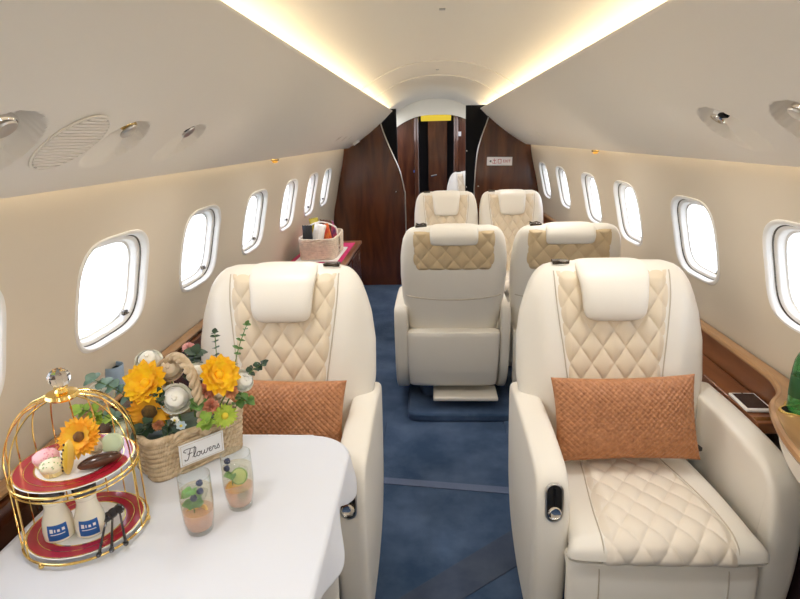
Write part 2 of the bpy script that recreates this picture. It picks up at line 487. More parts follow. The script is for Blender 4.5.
# 出
cx0 = -.072
bx(g, cx0+.017,-.024,cx0+.022,.026)
bx(g, cx0+.003,.004,cx0+.036,.008); bx(g, cx0+.003,.004,cx0+.007,.020); bx(g, cx0+.032,.004,cx0+.036,.020)
bx(g, cx0,-.024,cx0+.039,-.020); bx(g, cx0,-.024,cx0+.004,-.004); bx(g, cx0+.035,-.024,cx0+.039,-.004)
# 口
cx0 = -.018
bx(g, cx0,-.022,cx0+.005,.022); bx(g, cx0+.031,-.022,cx0+.036,.022); bx(g, cx0,-.022,cx0+.036,-.017); bx(g, cx0,.017,cx0+.036,.022)
g.build('chinese_characters', M['signred'], sg)
a = MB().add([(-.108,-.0095,0),(-.085,-.0095,.014),(-.085,-.0095,-.014)],[(0,2,1)]); a.build('arrow', M['ink'], sg)
def text(name, s, size, mt, parent, loc, rot, shear=0, ext=.0006):
    cu = bpy.data.curves.new(name, 'FONT'); cu.body = s; cu.size = size; cu.align_x = 'CENTER'; cu.align_y = 'CENTER'; cu.extrude = ext; cu.shear = shear
    o = bpy.data.objects.new(name, cu); COL.objects.link(o); cu.materials.append(mt); 
    dg = bpy.context.evaluated_depsgraph_get(); me = bpy.data.meshes.new_from_object(o.evaluated_get(dg))
    bpy.data.objects.remove(o)
    o = bpy.data.objects.new(name, me); COL.objects.link(o); o.parent = parent; o.location = loc; o.rotation_euler = rot
    return o
text('lettering', 'EXIT', .038, M['signred'], sg, (.073,-.0092,0), (pi/2,0,0))

# ------------------------------------------------------------------ overhead fittings
def panel_frame(s, y, f, off=0):
    x, z, nx, nz = psu_pt(s, f)
    xa, za = psu_pt(s, f-.02)[:2]; xb, zb = psu_pt(s, f+.02)[:2]
    t = Vector((s*(xb-xa), 0, zb-za)).normalized()          # up along the panel
    e = Vector((0, -s, 0)); n = e.cross(t).normalized()      # n points into the cabin
    if n.z > 0: n = -n; e = -e
    m = Matrix((e, t, n)).transposed().to_4x4(); m.translation = Vector((s*x, y, z)) + n*off
    return m
RL = [(-1,.925,'silver reading light in the left overhead recess nearest the viewer','chrome'),
      (-1,1.315,'brass toned reading light in the left overhead recess beyond the speaker grille','brass'),
      (-1,1.645,'black and silver air outlet in the left overhead panel, furthest of the near three','dark'),
      (1,1.66,'white ball air outlet with dark slot in the right overhead panel','ball'),
      (1,1.31,'silver reading light in the right overhead recess at the photo edge','chrome')]
M['brass'] = mat('brass',(.75,.55,.22,1),.2,1)
for (s, y, lb, kd) in RL:
    m = panel_frame(s, y, .415, -.016)
    t = thing('reading_light', lb, 'light', group='overhead reading lights and air outlets')
    t.matrix_world = m
    # eyeball in a half hood
    MB().ell((0,0,0),(.030,.016,.014),20,12).build('housing', {'chrome':M['chrome'],'brass':M['brass'],'dark':M['darkmetal'],'ball':M['plastic']}[kd], t)
    MB().lathe([(.004,0),(.020,0),(.022,.003),(.020,.006),(.012,.006),(.004,.005)],24).build('lens_ring', M['metal'] if kd != 'ball' else M['chrome'], t, loc=(-.006,-.006,.010))
    if kd in ('dark','ball'):
        MB().box((min(s*.014,s*.05),-.006,.004),(max(s*.014,s*.05),.010,.013)).build('slot', M['black'], t, bevel=.002)
m = panel_frame(-1, 1.13, .345, .002)
t = thing('speaker_grille', 'round slatted speaker grille flush in the left overhead panel', 'speaker grille'); t.matrix_world = m
MB().lathe([(.083,-.002),(.083,.001),(.088,.001),(.088,-.002)],48,cap=False).build('rim', M['panel'], t)
gm = MB()
for i in range(17):
    yy = -.076+.0095*i; hx = sqrt(max(0,.081**2-yy*yy))
    gm.box((-hx,yy-.0032,-.0015),(hx,yy+.0032,.0012))
gm.build('slats', M['panel'], t)
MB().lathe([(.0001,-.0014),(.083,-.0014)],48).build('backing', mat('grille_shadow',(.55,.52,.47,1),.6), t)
# small marker lamps along the lower panel edges
M['amber'] = mat('amber_lens',(.9,.45,.05,1),.3, emit=(1,.5,.08,1), estr=.35)
for (s, y, z, lb) in ((-1,1.03,1.462,'amber marker lamp under the left panel edge at the photo edge'),(-1,3.3,1.462,'amber marker lamp under the left panel edge above the far windows'),(1,3.62,1.462,'amber marker lamp under the right panel edge')):
    t = thing('marker_lamp', lb, 'lamp', (s*.93,y,z), group='amber marker lamps')
    MB().ell((0,0,0),(.016,.02,.009)).build('lens', M['amber'], t)
    MB().box((-.018,-.022,.004),(.018,.022,.014)).build('mount', M['brass'], t, bevel=.003)
t = thing('bulkhead_fitting', 'small dark square fitting on the left panel beside the mahogany bulkhead', 'fitting'); t.matrix_world = panel_frame(-1, 5.95, .22, .012)
MB().box((-.03,-.035,-.012),(.03,.035,.012)).build('body', M['plastic'], t, bevel=.004); MB().box((-.018,-.02,.012),(.018,.02,.016)).build('face', M['darkmetal'], t)

# ------------------------------------------------------------------ seat
def ycen(z): return .315 + (z-.42)*.255
HW_WIDE = [(.40,.25),(.47,.285),(.60,.318),(.72,.334),(.85,.334),(.95,.320),(1.01,.302),(1.055,.285),(1.084,.268),(1.103,.250),(1.116,.230),(1.125,.195)]
HW_SLIM = [(.40,.215),(.47,.245),(.60,.266),(.72,.282),(.85,.288),(.95,.286),(1.01,.279),(1.055,.270),(1.084,.258),(1.103,.244),(1.116,.226),(1.125,.195)]
HWP = HW_WIDE
THP = [(.40,.06),(.44,.13),(.55,.165),(.8,.165),(.99,.145),(1.075,.12),(1.108,.085),(1.125,.03)]
def bhw(z): return interp(z, HWP)
def bth(z): return smooth(z, THP)
def bolster(x, z):
    q = qhw(z)
    return .018*math.exp(-((abs(x)-q-.055)/.05)**2) * interp(z, [(.45,0),(.6,1),(1.02,1),(1.12,.2)])
def qhw(z): return smooth(z, [(.45,.135),(.6,.148),(.8,.172),(1.0,.198),(1.13,.205)])
def yfront(x, z):
    t = min(1, abs(x/bhw(z)))
    return ycen(z) - bth(z)/2*(1-t**3.6)**(1/2.6) - bolster(x, z)
def yrear(x, z):
    t = min(1, abs(x/bhw(z)))
    return ycen(z) + bth(z)/2*(1-t**3.6)**(1/2.6)
def seat_mesh(slim):
    global HWP
    HWP = HW_SLIM if slim else HW_WIDE
    CW = .232 if slim else .268
    P = {}
    # backrest shell
    zs = [.40+.725*i/60 for i in range(61)]
    N = 72; L = []
    for z in zs:
        l = []
        for k in range(N):
            a = 2*pi*k/N
            x = bhw(z)*sgp(cos(a), .62)
            l.append((x, yfront(x, z) if sin(a) < 0 else yrear(x, z), z))
        L.append(l)
    P['shell'] = MB().loops(L)
    def quilt(x, s, dx, ds):
        a = sin(pi*(x/dx + s/ds)); b = sin(pi*(x/dx - s/ds))
        return (abs(a)*abs(b))**.42
    # front quilted centre
    def fq(u, v):
        z = .455+.655*v; q = qhw(z); x = q*(2*u-1)
        e = min(1, min(u, 1-u)*14, v*20, (1-v)*20)
        h = .001 + .011*quilt(x, z*1.03, .078, .116)
        return (x, yfront(x, z) - (h if e >= 1 else h*e-.004*(1-e)), z)
    P['fq'] = MB().grid(fq, 130, 210)
    # piping along the quilt sides
    for s in (-1, 1):
        P['pipe%d' % s] = MB().tube([(s*qhw(.46+.64*i/40), yfront(qhw(.46+.64*i/40), .46+.64*i/40)-.0015, .46+.64*i/40) for i in range(41)], .0022, 6)
    # rear quilted cap
    def rq(u, v):
        z = .885+.22*v
        c = .045; q = .222 if v > .3 else .222-c*(1-sqrt(max(0, 1-((.3-v)/.3)**2)))
        q = min(q, bhw(z)*.93)
        x = q*(2*u-1)
        e = min(1, min(u, 1-u)*14, v*14, (1-v)*14)
        h = .002+.010*quilt(x, z, .088, .105)
        return (x, yrear(x, z) + (h if e >= 1 else h*e-.004*(1-e)), z)
    P['rq'] = MB().grid(rq, 130, 66, flip=True)
    # rear seam: shallow curved fold
    P['rseam'] = MB().tube([(x, yrear(x, z)+.001, z) for x, z in [(-.26+.52*i/30, 0.712+.022*((-.26+.52*i/30)/.26)**2) for i in range(31)]], .003, 6)
    # lower rear panel (pocket)
    def pk(u, v):
        a = 2*pi*u; z = .168+.365*v
        e = sqrt(max(0, 1-(2*v-1)**18))
        hw = (.252+.012*v)*(.90+.10*e); th = .038*e+.012
        y0 = interp(z, [(.165,.375),(.28,.405),(.53,.435)])
        return (hw*sgp(cos(a), .35), y0+th*sgp(sin(a), .5)+.012*sin(v*pi), z)
    pk_m = MB().grid(pk, 60, 30, True)
    n = 60
    pk_m.f.append(tuple(range(n-1, -1, -1))); pk_m.f.append(tuple(range(30*n, 31*n)))
    P['pocket'] = pk_m
    # headrest: padded strip from the front, over the top and down the rear
    path = [(yfront(0,.938)-.010,.938),(yfront(0,.965)-.020,.965),(yfront(0,1.01)-.025,1.01),(yfront(0,1.055)-.024,1.055),(yfront(0,1.085)-.018,1.085),
            (ycen(1.10)-.036,1.106),(ycen(1.11)+.006,1.112),(ycen(1.10)+.046,1.103),(yrear(0,1.075)+.012,1.075),(yrear(0,1.05)+.010,1.05),(yrear(0,1.03)+.006,1.03)]
    cp = catmull([(0,a,b) for a, b in path], 6)
    L = []
    m = len(cp)
    for i in range(m):
        s = i/(m-1)
        t = (cp[min(m-1,i+1)]-cp[max(0,i-1)]).normalized()
        nrm = Vector((0,t.z,-t.y))        # across thickness
        w = smooth(s, [(0,.062),(.05,.094),(.12,.108),(.25,.115),(.45,.124),(.7,.126),(.93,.122),(1,.11)])
        th = smooth(s, [(0,.006),(.05,.018),(.2,.024),(.5,.022),(.8,.020),(.95,.016),(1,.006)])
        l = []
        for k in range(40):
            a = 2*pi*k/40
            l.append(cp[i] + Vector((w*sgp(cos(a), .45),0,0)) + nrm*(-th)*sgp(sin(a), .7))
        L.append(l)
    P['head'] = MB().loops(L)
    # headrest shadow piping
    # cushion
    TH_C = [(0,.052),(.70,.054),(.84,.050),(.94,.032),(1,.010)]
    path = [(.30,.428),(.20,.436),(.05,.450),(-.08,.456),(-.15,.456),(-.195,.454),(-.222,.449),(-.234,.442),(-.234,.434)]
    cp = catmull([(0,a,b) for a, b in path], 5); L = []; m = len(cp)
    for i in range(m):
        s = i/(m-1); t = (cp[min(m-1,i+1)]-cp[max(0,i-1)]).normalized(); nrm = Vector((0,-t.z,t.y))
        if nrm.z < 0 and i < m*.5: nrm = -nrm
        nrm = Vector((0,t.z,-t.y)) * (1 if t.y < 0 else -1)
        w = CW + interp(s, [(0,-.018),(.6,-.012),(.85,.004),(1,.002)]); th = interp(s, TH_C)
        L.append([cp[i]+Vector((w*sgp(cos(2*pi*k/48), .35),0,0))+nrm*th*sgp(sin(2*pi*k/48), .55) for k in range(48)])
    P['cushion'] = MB().loops(L)
    cpath = cp
    tops = [cp[i] + (Vector((0,(cp[min(m-1,i+1)]-cp[max(0,i-1)]).normalized().z, -(cp[min(m-1,i+1)]-cp[max(0,i-1)]).normalized().y)))*interp(i/(m-1), TH_C) for i in range(m)]
    # arclength
    S = [0]
    for i in range(1, m): S.append(S[-1]+(tops[i]-tops[i-1]).length)
    last = int(m*.93)
    def sq(u, v):
        s = S[last]*v
        i = 0
        while i < m-2 and S[i+1] < s: i += 1
        f = (s-S[i])/(S[i+1]-S[i]); p = tops[i].lerp(tops[i+1], f)
        t = (tops[i+1]-tops[i]).normalized(); nr = Vector((0,t.z,-t.y))
        q = smooth(v, [(0,.125),(.35,.150),(.7,.176),(1,.180)])*CW/.268; x = q*(2*u-1)
        e = min(1, min(u, 1-u)*14, v*20, (1-v)*20)
        h = .001+.011*quilt(x, s, .078, .112)
        sag = (1-abs(x/.262)**5.7)**(1/1.8)-1
        hh = h if e >= 1 else h*e-.004*(1-e)
        q2 = p + nr*(hh + .055*0*sag)
        return (x, q2.y, q2.z)
    P['sq'] = MB().grid(sq, 130, 190, flip=True)
    for s_ in (-1, 1):
        pts = [sq(0 if s_ < 0 else 1, i/40) for i in range(41)]
        P['sqpipe%d' % s_] = MB().tube([(p[0], p[1], p[2]+.004) for p in pts], .002, 6)
    # leg rest
    path = [(-.165,.405),(-.200,.398),(-.216,.370),(-.222,.26),(-.220,.15),(-.208,.085),(-.18,.07)]
    cp = catmull([(0,a,b) for a, b in path], 5); L = []; m = len(cp)
    for i in range(m):
        t = (cp[min(m-1,i+1)]-cp[max(0,i-1)]).normalized(); nrm = Vector((0,t.z,-t.y))
        L.append([cp[i]+Vector(((CW-.002)*sgp(cos(2*pi*k/40), .3),0,0))+nrm*.022*sgp(sin(2*pi*k/40), .6) for k in range(40)])
    P['leg'] = MB().loops(L)
    P['legseam'] = MB().tube([(0, p.y-.0225, p.z) for p in cp[6:-8]], .002, 6)
    # arm: side profile extruded with rounded edges
    prof = [(.45,.38),(.47,.55),(.46,.655),(.38,.668),(.2,.670),(.05,.665),(-.07,.652),(-.130,.632),(-.166,.590),(-.181,.52),(-.184,.38),(-.172,.25),(-.148,.14),(-.118,.085),(-.07,.07),(.15,.075),(.33,.14),(.42,.26)]
    pr = catmull([(0,a,b) for a, b in prof], 5, True)
    def armw(k): # local inset rounding across thickness
        return k
    L = []
    cyc = Vector((0,.15,.38))
    half = .048
    for k in range(13):
        a = -pi/2+pi*k/12
        x = half*sgp(sin(a), .55); ins = .028*(1-abs(cos(a))**.6)
        l = []
        mm = len(pr)
        for i in range(mm):
            t = (pr[(i+1) % mm]-pr[i-1]).normalized(); nin = Vector((0,t.z,-t.y))
            if (pr[i]+nin*.01-cyc).length > (pr[i]-cyc).length: nin = -nin
            p = pr[i]+nin*ins
            l.append((x, p.y, p.z))
        L.append(l)
    P['arm'] = MB().loops(L)
    # arm top seam
    P['base'] = MB().loops([[(x*.2, .08+y*.21, z) for x, y in [(sgp(cos(2*pi*k/32), .4), sgp(sin(2*pi*k/32), .4)) for k in range(32)]] for z in (.0015,.30)])
    # recline control set in the arm front (built facing -Y)
    def oval(hx, hz, y, n=40):
        out = []
        for k in range(n):
            a = 2*pi*k/n; c = hz-hx
            out.append((hx*cos(a), y, hx*sin(a)+(c if sin(a) > 0 else -c)))
        return out
    P['ctrl'] = MB().loops([oval(.026,.058,.006), oval(.026,.058,-.003), oval(.0225,.0545,-.0045), oval(.021,.053,-.003)], False, False)
    P['ctrlin'] = MB().loops([oval(.0211,.0531,.001), oval(.0211,.0531,-.0024)])
    return P

SPS = {False: seat_mesh(False), True: seat_mesh(True)}
SLIM = False
cache = {}
def seat_part(key, name, mtl, parent, loc=None, sharp=45, bevel=0, dat=None):
    ck = (key, SLIM)
    if ck not in cache:
        o = SPS[SLIM][key].build(name, mtl, parent, sharp=sharp); cache[ck] = o.data
    else:
        o = bpy.data.objects.new(name, cache[ck]); COL.objects.link(o); o.parent = parent
    if loc: o.location = loc
    return o
def seat(label, x, y, rz, aisle, control=False, slim=False, arms=(-1, 1), narrow=None):
    """aisle: +1 / -1, which local x side faces the aisle"""
    global SLIM, HWP
    SLIM = slim; HWP = HW_SLIM if slim else HW_WIDE
    t = thing('cabin_seat', label, 'seat', (x,y,0), rz, 'cream leather cabin seats')
    seat_part('base', 'pedestal', M['carpet'], t)
    c = seat_part('cushion', 'seat_cushion', M['leather'], t)
    q = seat_part('sq', 'quilted_panel', M['seatquilt'], c, sharp=80); q['label'] = 'pale diamond-quilted seat panel'
    l = seat_part('leg', 'leg_rest', M['leather'], t)
    for s in (-1, 1):
        seat_part('sqpipe%d' % s, 'piping', M['seam'], c); seat_part('legseam', 'seam', M['seam'], l, (s*(.155 if slim else .178),0,0))
    for s in arms:
        a = seat_part('arm', 'armrest', M['leather'], t, (s*((.292 if s != narrow else .291) if slim else (.300 if s == aisle else .350 if label.find('right') > 0 else .303)),0,0))
        if s == narrow: a.scale = (.55,1,1)
        elif slim: a.scale = (.8,1,1)
        if control and s == aisle:
            k = seat_part('ctrl', 'recline_control', M['metal'], a, (0,-.1765,.568)); k.rotation_euler = (radians(-9),0,0)
            k['label'] = 'oval metal recline control'
            k2 = seat_part('ctrlin', 'control_recess', M['darkmetal'], a, (0,-.1765,.568)); k2.rotation_euler = (radians(-9),0,0)
            km = MB().lathe([(.004,0),(.016,0),(.0195,.004),(.0165,.008),(.0125,.006),(.004,.005)],24,M=Tm(0,-.004,-.029) @ R('X', pi/2)).build('control_knob', M['chrome'], a, loc=(0,-.1765,.568)); km.rotation_euler = (radians(-9),0,0)
            km = MB().box((-.003,-.0075,-.012),(.003,-.001,.044)).build('control_lever', M['black'], a, loc=(0,-.1765,.568), bevel=.001); km.rotation_euler = (radians(-9),0,0)
    b = seat_part('shell', 'backrest', M['leather'], t)
    q = seat_part('fq', 'quilted_panel', M['tan'], b, sharp=80); q['label'] = 'tan diamond-quilted back panel'
    for s in (-1, 1): seat_part('pipe%d' % s, 'piping', M['seam'], b)
    q = seat_part('rq', 'rear_quilted_panel', M['tanrear'], b, sharp=80); q['label'] = 'tan quilted panel on the back of the seat'
    seat_part('rseam', 'seam', M['seam'], b)
    seat_part('pocket', 'rear_pocket', M['leather'], t)
    seat_part('head', 'headrest', M['leather'], t)
    h = MB()
    h.box((-.03,-.02,-.006),(.03,.02,.006)); h.tube([(-.028,-.026,.004),(-.012,-.030,.010),(.01,-.030,.004),(.028,-.026,.010)], .004, 6)
    zz = 1.112
    h.build('coat_hook', M['darkmetal'], t, bevel=.003, loc=(aisle*.172, ycen(zz), zz+.012))
    return t
SX = .597
s1 = seat('cream leather seat facing the viewer at the front left, behind the white table', -SX, 1.62, 0, 1, True)
s2 = seat('cream leather seat facing the viewer at the front right, with tan pillow', SX-.003, 1.62, 0, -1, True)
s3 = seat('cream seat turned away, on the aisle in the middle of the cabin', .065, 3.53, pi, 1, slim=True, narrow=-1)
s4 = seat('cream seat turned away, by the right wall behind the front right seat', .662, 3.53, pi, 1, slim=True, arms=(-1,))
s5 = seat('far cream seat facing the viewer, left of the far pair before the bulkhead', .068, 4.47, 0, -1, slim=True, arms=(-1,))
s6 = seat('far cream seat facing the viewer, right of the far pair under the exit sign', .612, 4.47, 0, -1, slim=True, arms=(1,))
s7 = seat('cream seat partly showing through the doorway beyond the bulkhead', .47, 7.25, 0, -1)

for o in (s5, s6): o.scale = (.93,1,1)
# cream plate jutting out under the middle aisle seat
pl = MB().box((-.05,3.05,.105),(.322,3.225,.13)).build('foot_plate', M['leather'], bevel=.008)
tag(pl, 'cream flat plate jutting out under the middle aisle seat', 'plate')
pb = MB().prism([(-.20+.05*(1-cos(a)), 3.05+.05*(1-sin(a))) for a in [pi/2*i/6 for i in range(7)]] + [(.93,3.0),(.93,4.9),(-.20,4.9)], .0005, .055)
pb = MB()
poly = [(-.20,4.9)] + [(-.20+.07*(1-cos(pi/2*i/8)), 3.07-.07*sin(pi/2*i/8)) for i in range(9)] + [(.9,3.0),(.9,4.9)]
pb.prism(poly, .0005, .05)
pbo = pb.build('trim_5', M['carpet'], bevel=.012)
struct(pbo, 'raised blue carpeted plinth under the middle seats', 'plinth')

# ------------------------------------------------------------------ pillows
def weave_mat():
    m = bpy.data.materials.new('woven_tan_leather'); m.use_nodes = True
    nt = m.node_tree; b = nt.nodes['Principled BSDF']; b.inputs['Roughness'].default_value = .42
    tc = nt.nodes.new('ShaderNodeTexCoord'); n = nt.nodes.new('ShaderNodeTexNoise'); n.inputs['Scale'].default_value = 60
    nt.links.new(tc.outputs['Object'], n.inputs['Vector'])
    r = nt.nodes.new('ShaderNodeValToRGB'); r.color_ramp.elements[0].color = (.36,.145,.055,1); r.color_ramp.elements[1].color = (.53,.235,.10,1)
    r.color_ramp.elements[0].position = .3; r.color_ramp.elements[1].position = .7
    nt.links.new(n.outputs['Fac'], r.inputs['Fac']); nt.links.new(r.outputs['Color'], b.inputs['Base Color'])
    return m
M['weave'] = weave_mat()
def pillow_mesh(w=.237, h=.141, th=.062):
    mb = MB()
    p = .0185
    def face(sd):
        def fn(u, v):
            a, b = 2*u-1, 2*v-1
            # concave-ish edges, pulled corners
            x = w*a*(1-.05*(1-b*b)*abs(a)**3); z = h*b*(1-.07*(1-a*a)*abs(b)**3)
            t = th*((1-abs(a)**2.6)*(1-abs(b)**2.6))**.55
            uu = (x+z)/p; vv = (x-z)/p
            par = (math.floor(uu)+math.floor(vv)) % 2
            fu, fv = uu % 1, vv % 1
            if par: hgt = sin(pi*fu)**.5*(.55+.45*sin(pi*fv))
            else: hgt = sin(pi*fv)**.5*(.55+.45*sin(pi*fu))
            e = min(1, (1-abs(a))*25, (1-abs(b))*18)
            return (x, -sd*(t + .0050*hgt*e), z)
        return fn
    mb.grid(face(1), 280, 170); mb.grid(face(-1), 40, 26, flip=True)
    return mb
pm = pillow_mesh()
def pillow(loc, rot, label):
    if 'pillow' not in cache:
        o = pm.build('pillow', M['weave'], sharp=80); cache['pillow'] = o.data
    else:
        o = bpy.data.objects.new('pillow', cache['pillow']); COL.objects.link(o)
    o.location = loc; o.rotation_euler = rot
    e = catmull([(.25,0,.152),(0,0,.142),(-.25,0,.152),(-.238,0,0),(-.25,0,-.152),(0,0,-.142),(.25,0,-.152),(.238,0,0)], 1, True)
    tag(o, label, 'pillow', 'woven leather pillows')
    return o
pillow((.590,1.785,.658), (radians(-20),radians(-1.5),0), 'tan woven leather pillow on the front right seat')
pillow((-.583,1.768,.656), (radians(-20),radians(1),radians(-2)), 'tan woven leather pillow on the front left seat, behind the white table')
# seat belt end on the right seat
bt = thing('seat_belt', 'cream seat belt end with dark buckle beside the tan pillow on the right seat', 'seat belt', (.842,1.865,.512), radians(15))
MB().box((-.03,-.03,0),(.03,.08,.008)).build('webbing', M['leather'], bt, bevel=.002)
MB().box((-.022,-.05,.001),(.022,-.02,.016)).build('buckle', M['gunmetal'], bt, bevel=.003)

# ------------------------------------------------------------------ side ledges
def ledge(s, pts, name, label):
    """pts: inner outline (x,y) from far to near at the top of the ledge"""
    t = thing(name, label, 'side ledge')
    zt = .80
    inner = catmull([(x, y, 0) for x, y in pts], 6)
    outer = [(1.10, p.y) for p in inner]
    poly = [(s*p.x, p.y) for p in inner] + [(s*o[0], o[1]) for o in reversed(outer)]
    if s < 0: poly = poly[::-1]
    MB().prism(poly, zt-.022, zt).build('top', M['woodlight'], t, bevel=.006)
    lip = MB().tube([(s*p.x, p.y, zt-.011) for p in inner], .0125, 8)
    lip.build('edge_trim', M['woodlight'], t)
    return t, inner
tR, innR = ledge(1, [(1.075,6.15),(1.075,4.5),(1.075,2.6),(1.068,2.1),(1.066,1.92),(1.058,1.80),(1.02,1.69),(.955,1.61),(.90,1.48),(.865,1.34),(.845,1.15),(.84,.85),(.84,.55)], 'side_ledge', 'glossy wooden ledge along the right wall, widening into a table at the near end')
# tray recess beside the seat
mb = MB().box((1.004,1.75,.62),(1.10,6.15,.66)); mb.build('tray', M['woodmid'], tR, bevel=.004)
MB().grid(lambda u, v: (1.085+.02*(1-v), 1.72+4.43*u, .655+.13*v), 2, 2).build('back_panel', M['woodmid'], tR)
MB().box((1.0,.55,.001),(1.012,6.15,.618)).build('side_panel', M['darkmaroon'], tR)
# cream apron under the table end
ap = [(p.x+.03, p.y) for p in innR if p.y < 1.66]
L = [[(x, y, z) for x, y in ap + [(1.08, ap[-1][1]), (1.08, ap[0][1])]] for z in (.69,.776)]
MB().loops(L).build('apron', M['leather'], tR)
tL, innL = ledge(-1, [(1.085,3.6),(1.085,3.0),(1.075,2.0),(1.072,1.0),(1.072,.4)], 'side_ledge', 'dark wooden ledge along the left wall behind the white table')
MB().box((-1.07,.4,.60),(-1.045,3.6,.775)).build('back_panel', M['wood'], tL)
MB().box((-1.06,.4,.0),(-1.03,3.6,.598)).build('side_panel', M['darkmaroon'], tL)

# cup holder and bottle on the right table end
ch = thing('cup_holder', 'brass rimmed clover shaped cup holder in the right wooden table end', 'cup holder', (.998,1.555,.8015))
def clover(r, k=.16, n=72): return [((r*(1+k*cos(4*a)))*cos(a), (r*(1+k*cos(4*a)))*sin(a)) for a in [2*pi*i/n for i in range(n)]]
MB().loops([[(x,y,0) for x, y in clover(.052)],[(x,y,.004) for x, y in clover(.051)],[(x,y,.004) for x, y in clover(.0445)],[(x,y,0) for x, y in clover(.0435)]], False, False).build('rim', M['gold'], ch)
MB().prism(clover(.044), -.001, .001).build('well', M['black'], ch)
M['greenglass'] = mat('green_glass',(.10,.50,.16,1),.05,trans=.85,coat=.3)
btl = thing('bottle', 'green glass bottle standing in the cup holder at the right edge', 'bottle', (.998,1.555,.803))
MB().lathe([(.001,.001),(.034,.001),(.037,.006),(.037,.12),(.034,.15),(.022,.185),(.0145,.21),(.0135,.26),(.015,.262),(.015,.27),(.001,.27)],32).build('glass', M['greenglass'], btl)
MB().lathe([(.0374,.045),(.0378,.046),(.0378,.105),(.0374,.106)],32,cap=False).build('bottle_label', mat('bottle_label_green',(.02,.10,.03,1),.4), btl)
MB().lathe([(.001,.262),(.0165,.262),(.0165,.282),(.001,.283)],24).build('cap', mat('bottle_cap',(.04,.20,.06,1),.35,.5), btl)
# tablet in the tray
tb = thing('control_tablet', 'white framed black touch tablet lying in the right side tray', 'tablet', (1.047,1.885,.663), radians(-2))
MB().box((-.044,-.068,0),(.044,.068,.010)).build('frame', M['plastic'], tb, bevel=.003)
MB().box((-.036,-.056,.0102),(.036,.058,.0112)).build('screen', M['darkglass'], tb)
MB().ell((0,.0625,.0105),(.003,.003,.001),10,6).build('camera', M['black'], tb)
vt = thing('tray_vent', 'small slotted vent set in the right side tray below the tablet', 'vent', (1.035,1.776,.661))
v = MB()
for i in range(4): v.box((-.03,-.0105+.006*i,0),(.03,-.0075+.006*i,.0015))
v.build('slats', M['brass'], vt)

# ------------------------------------------------------------------ credenza on the left
cr = thing('credenza', 'dark wooden credenza against the left wall before the bulkhead', 'cabinet', (-.87,4.27,0))
MB().box((-.165,-.53,.002),(.205,.53,.72)).build('body', M['wood'], cr)
MB().prism([(-.20,-.55),(.215,-.55),(.225,-.54),(.225,.54),(.215,.55),(-.20,.55)], .72, .742).build('top', M['woodmid'], cr, bevel=.005)
MB().box((.2055,-.50,.06),(.214,-.02,.69)).build('door', M['wood'], cr, bevel=.003)
dd = MB().box((.2055,.02,.06),(.214,.50,.69)).build('door', M['wood'], cr, bevel=.003)
MB().box((.2145,.40,.60),(.218,.43,.66)).build('latch', M['chrome'], dd, bevel=.001)
pk = MB().grid(lambda u, v: (-.185+.37*u, -.47+.90*v, .7455+.0012*sin(17*u+9*v)), 24, 24)
pk.grid(lambda u, v: (-.185+.37*u, -.47+.90*v, .7435), 1, 1, flip=True)
pko = pk.build('place_mat', mat('magenta_cloth',(.55,.01,.13,1),.7), loc=(-.87,4.27,0))
tag(pko, 'bright magenta cloth spread on the dark credenza under the snack basket', 'cloth')
tr = thing('serving_tray', 'flat white rimmed tray under the pale snack basket', 'tray', (-.865,4.2,.748))
MB().box((-.15,-.27,0),(.15,.27,.006)).build('base', M['plastic'], tr, bevel=.002)

# woven basket builder (local: x width, y depth, z up)
def woven(mb, hx, hy, h, flare=1.06, rows=9, tw=34, e=.32, thick=.008):
    # stacked twisted ropes around a thin liner
    for k in range(rows):
        t = (k+.5)/rows; q = 1+(flare-1)*t
        braid_ring(mb, hx*q, hy*q, h*t, h/rows*.53, e, tw+(k % 2), 300)
    def inner(u, v):
        a = 2*pi*u; k = 1+(flare-1)*v
        return ((hx-thick)*k*sgp(cos(a), e), (hy-thick)*k*sgp(sin(a), e), .006+(h-.006)*v)
    mb.grid(inner, 64, 4, True, flip=True)
    mb.loops([[((hx-.002)*sgp(cos(2*pi*i/64), e), (hy-.002)*sgp(sin(2*pi*i/64), e), z) for i in range(64)] for z in (.0008,.006)])
    return mb
def braid_ring(mb, hx, hy, z, r, e=.32, tw=60, n=360):
    for ph in (0, pi):
        pts = []
        for i in range(n):
            u = i/n; a = 2*pi*u; x, y = hx*sgp(cos(a), e), hy*sgp(sin(a), e); l = sqrt(x*x+y*y)
            b = u*2*pi*tw+ph
            pts.append((x*(1+r*.6*cos(b)/l), y*(1+r*.6*cos(b)/l), z+r*.6*sin(b)))
        mb.tube(pts, r*.72, 6, True)
M['palewicker'] = mat('pale_wicker',(.84,.72,.58,1),.7,var=.2,vscale=40)
sb = thing('snack_basket', 'pale wicker basket of snacks on the credenza', 'basket', (-.865,4.2,.7555))
m_ = woven(MB(), .125, .235, .14, 1.03, 10, 44)
m_.build('body', M['palewicker'], sb, sharp=80)
m_ = MB(); braid_ring(m_, .128, .241, .142, .007); m_.build('rim', M['palewicker'], sb, sharp=80)
m_ = MB().tube(catmull([(-.118,.0,.145),(-.10,.0,.20),(0,.0,.235),(.10,.0,.20),(.118,.0,.145)],8), .006, 8)
m_.build('handle', M['plastic'], sb)
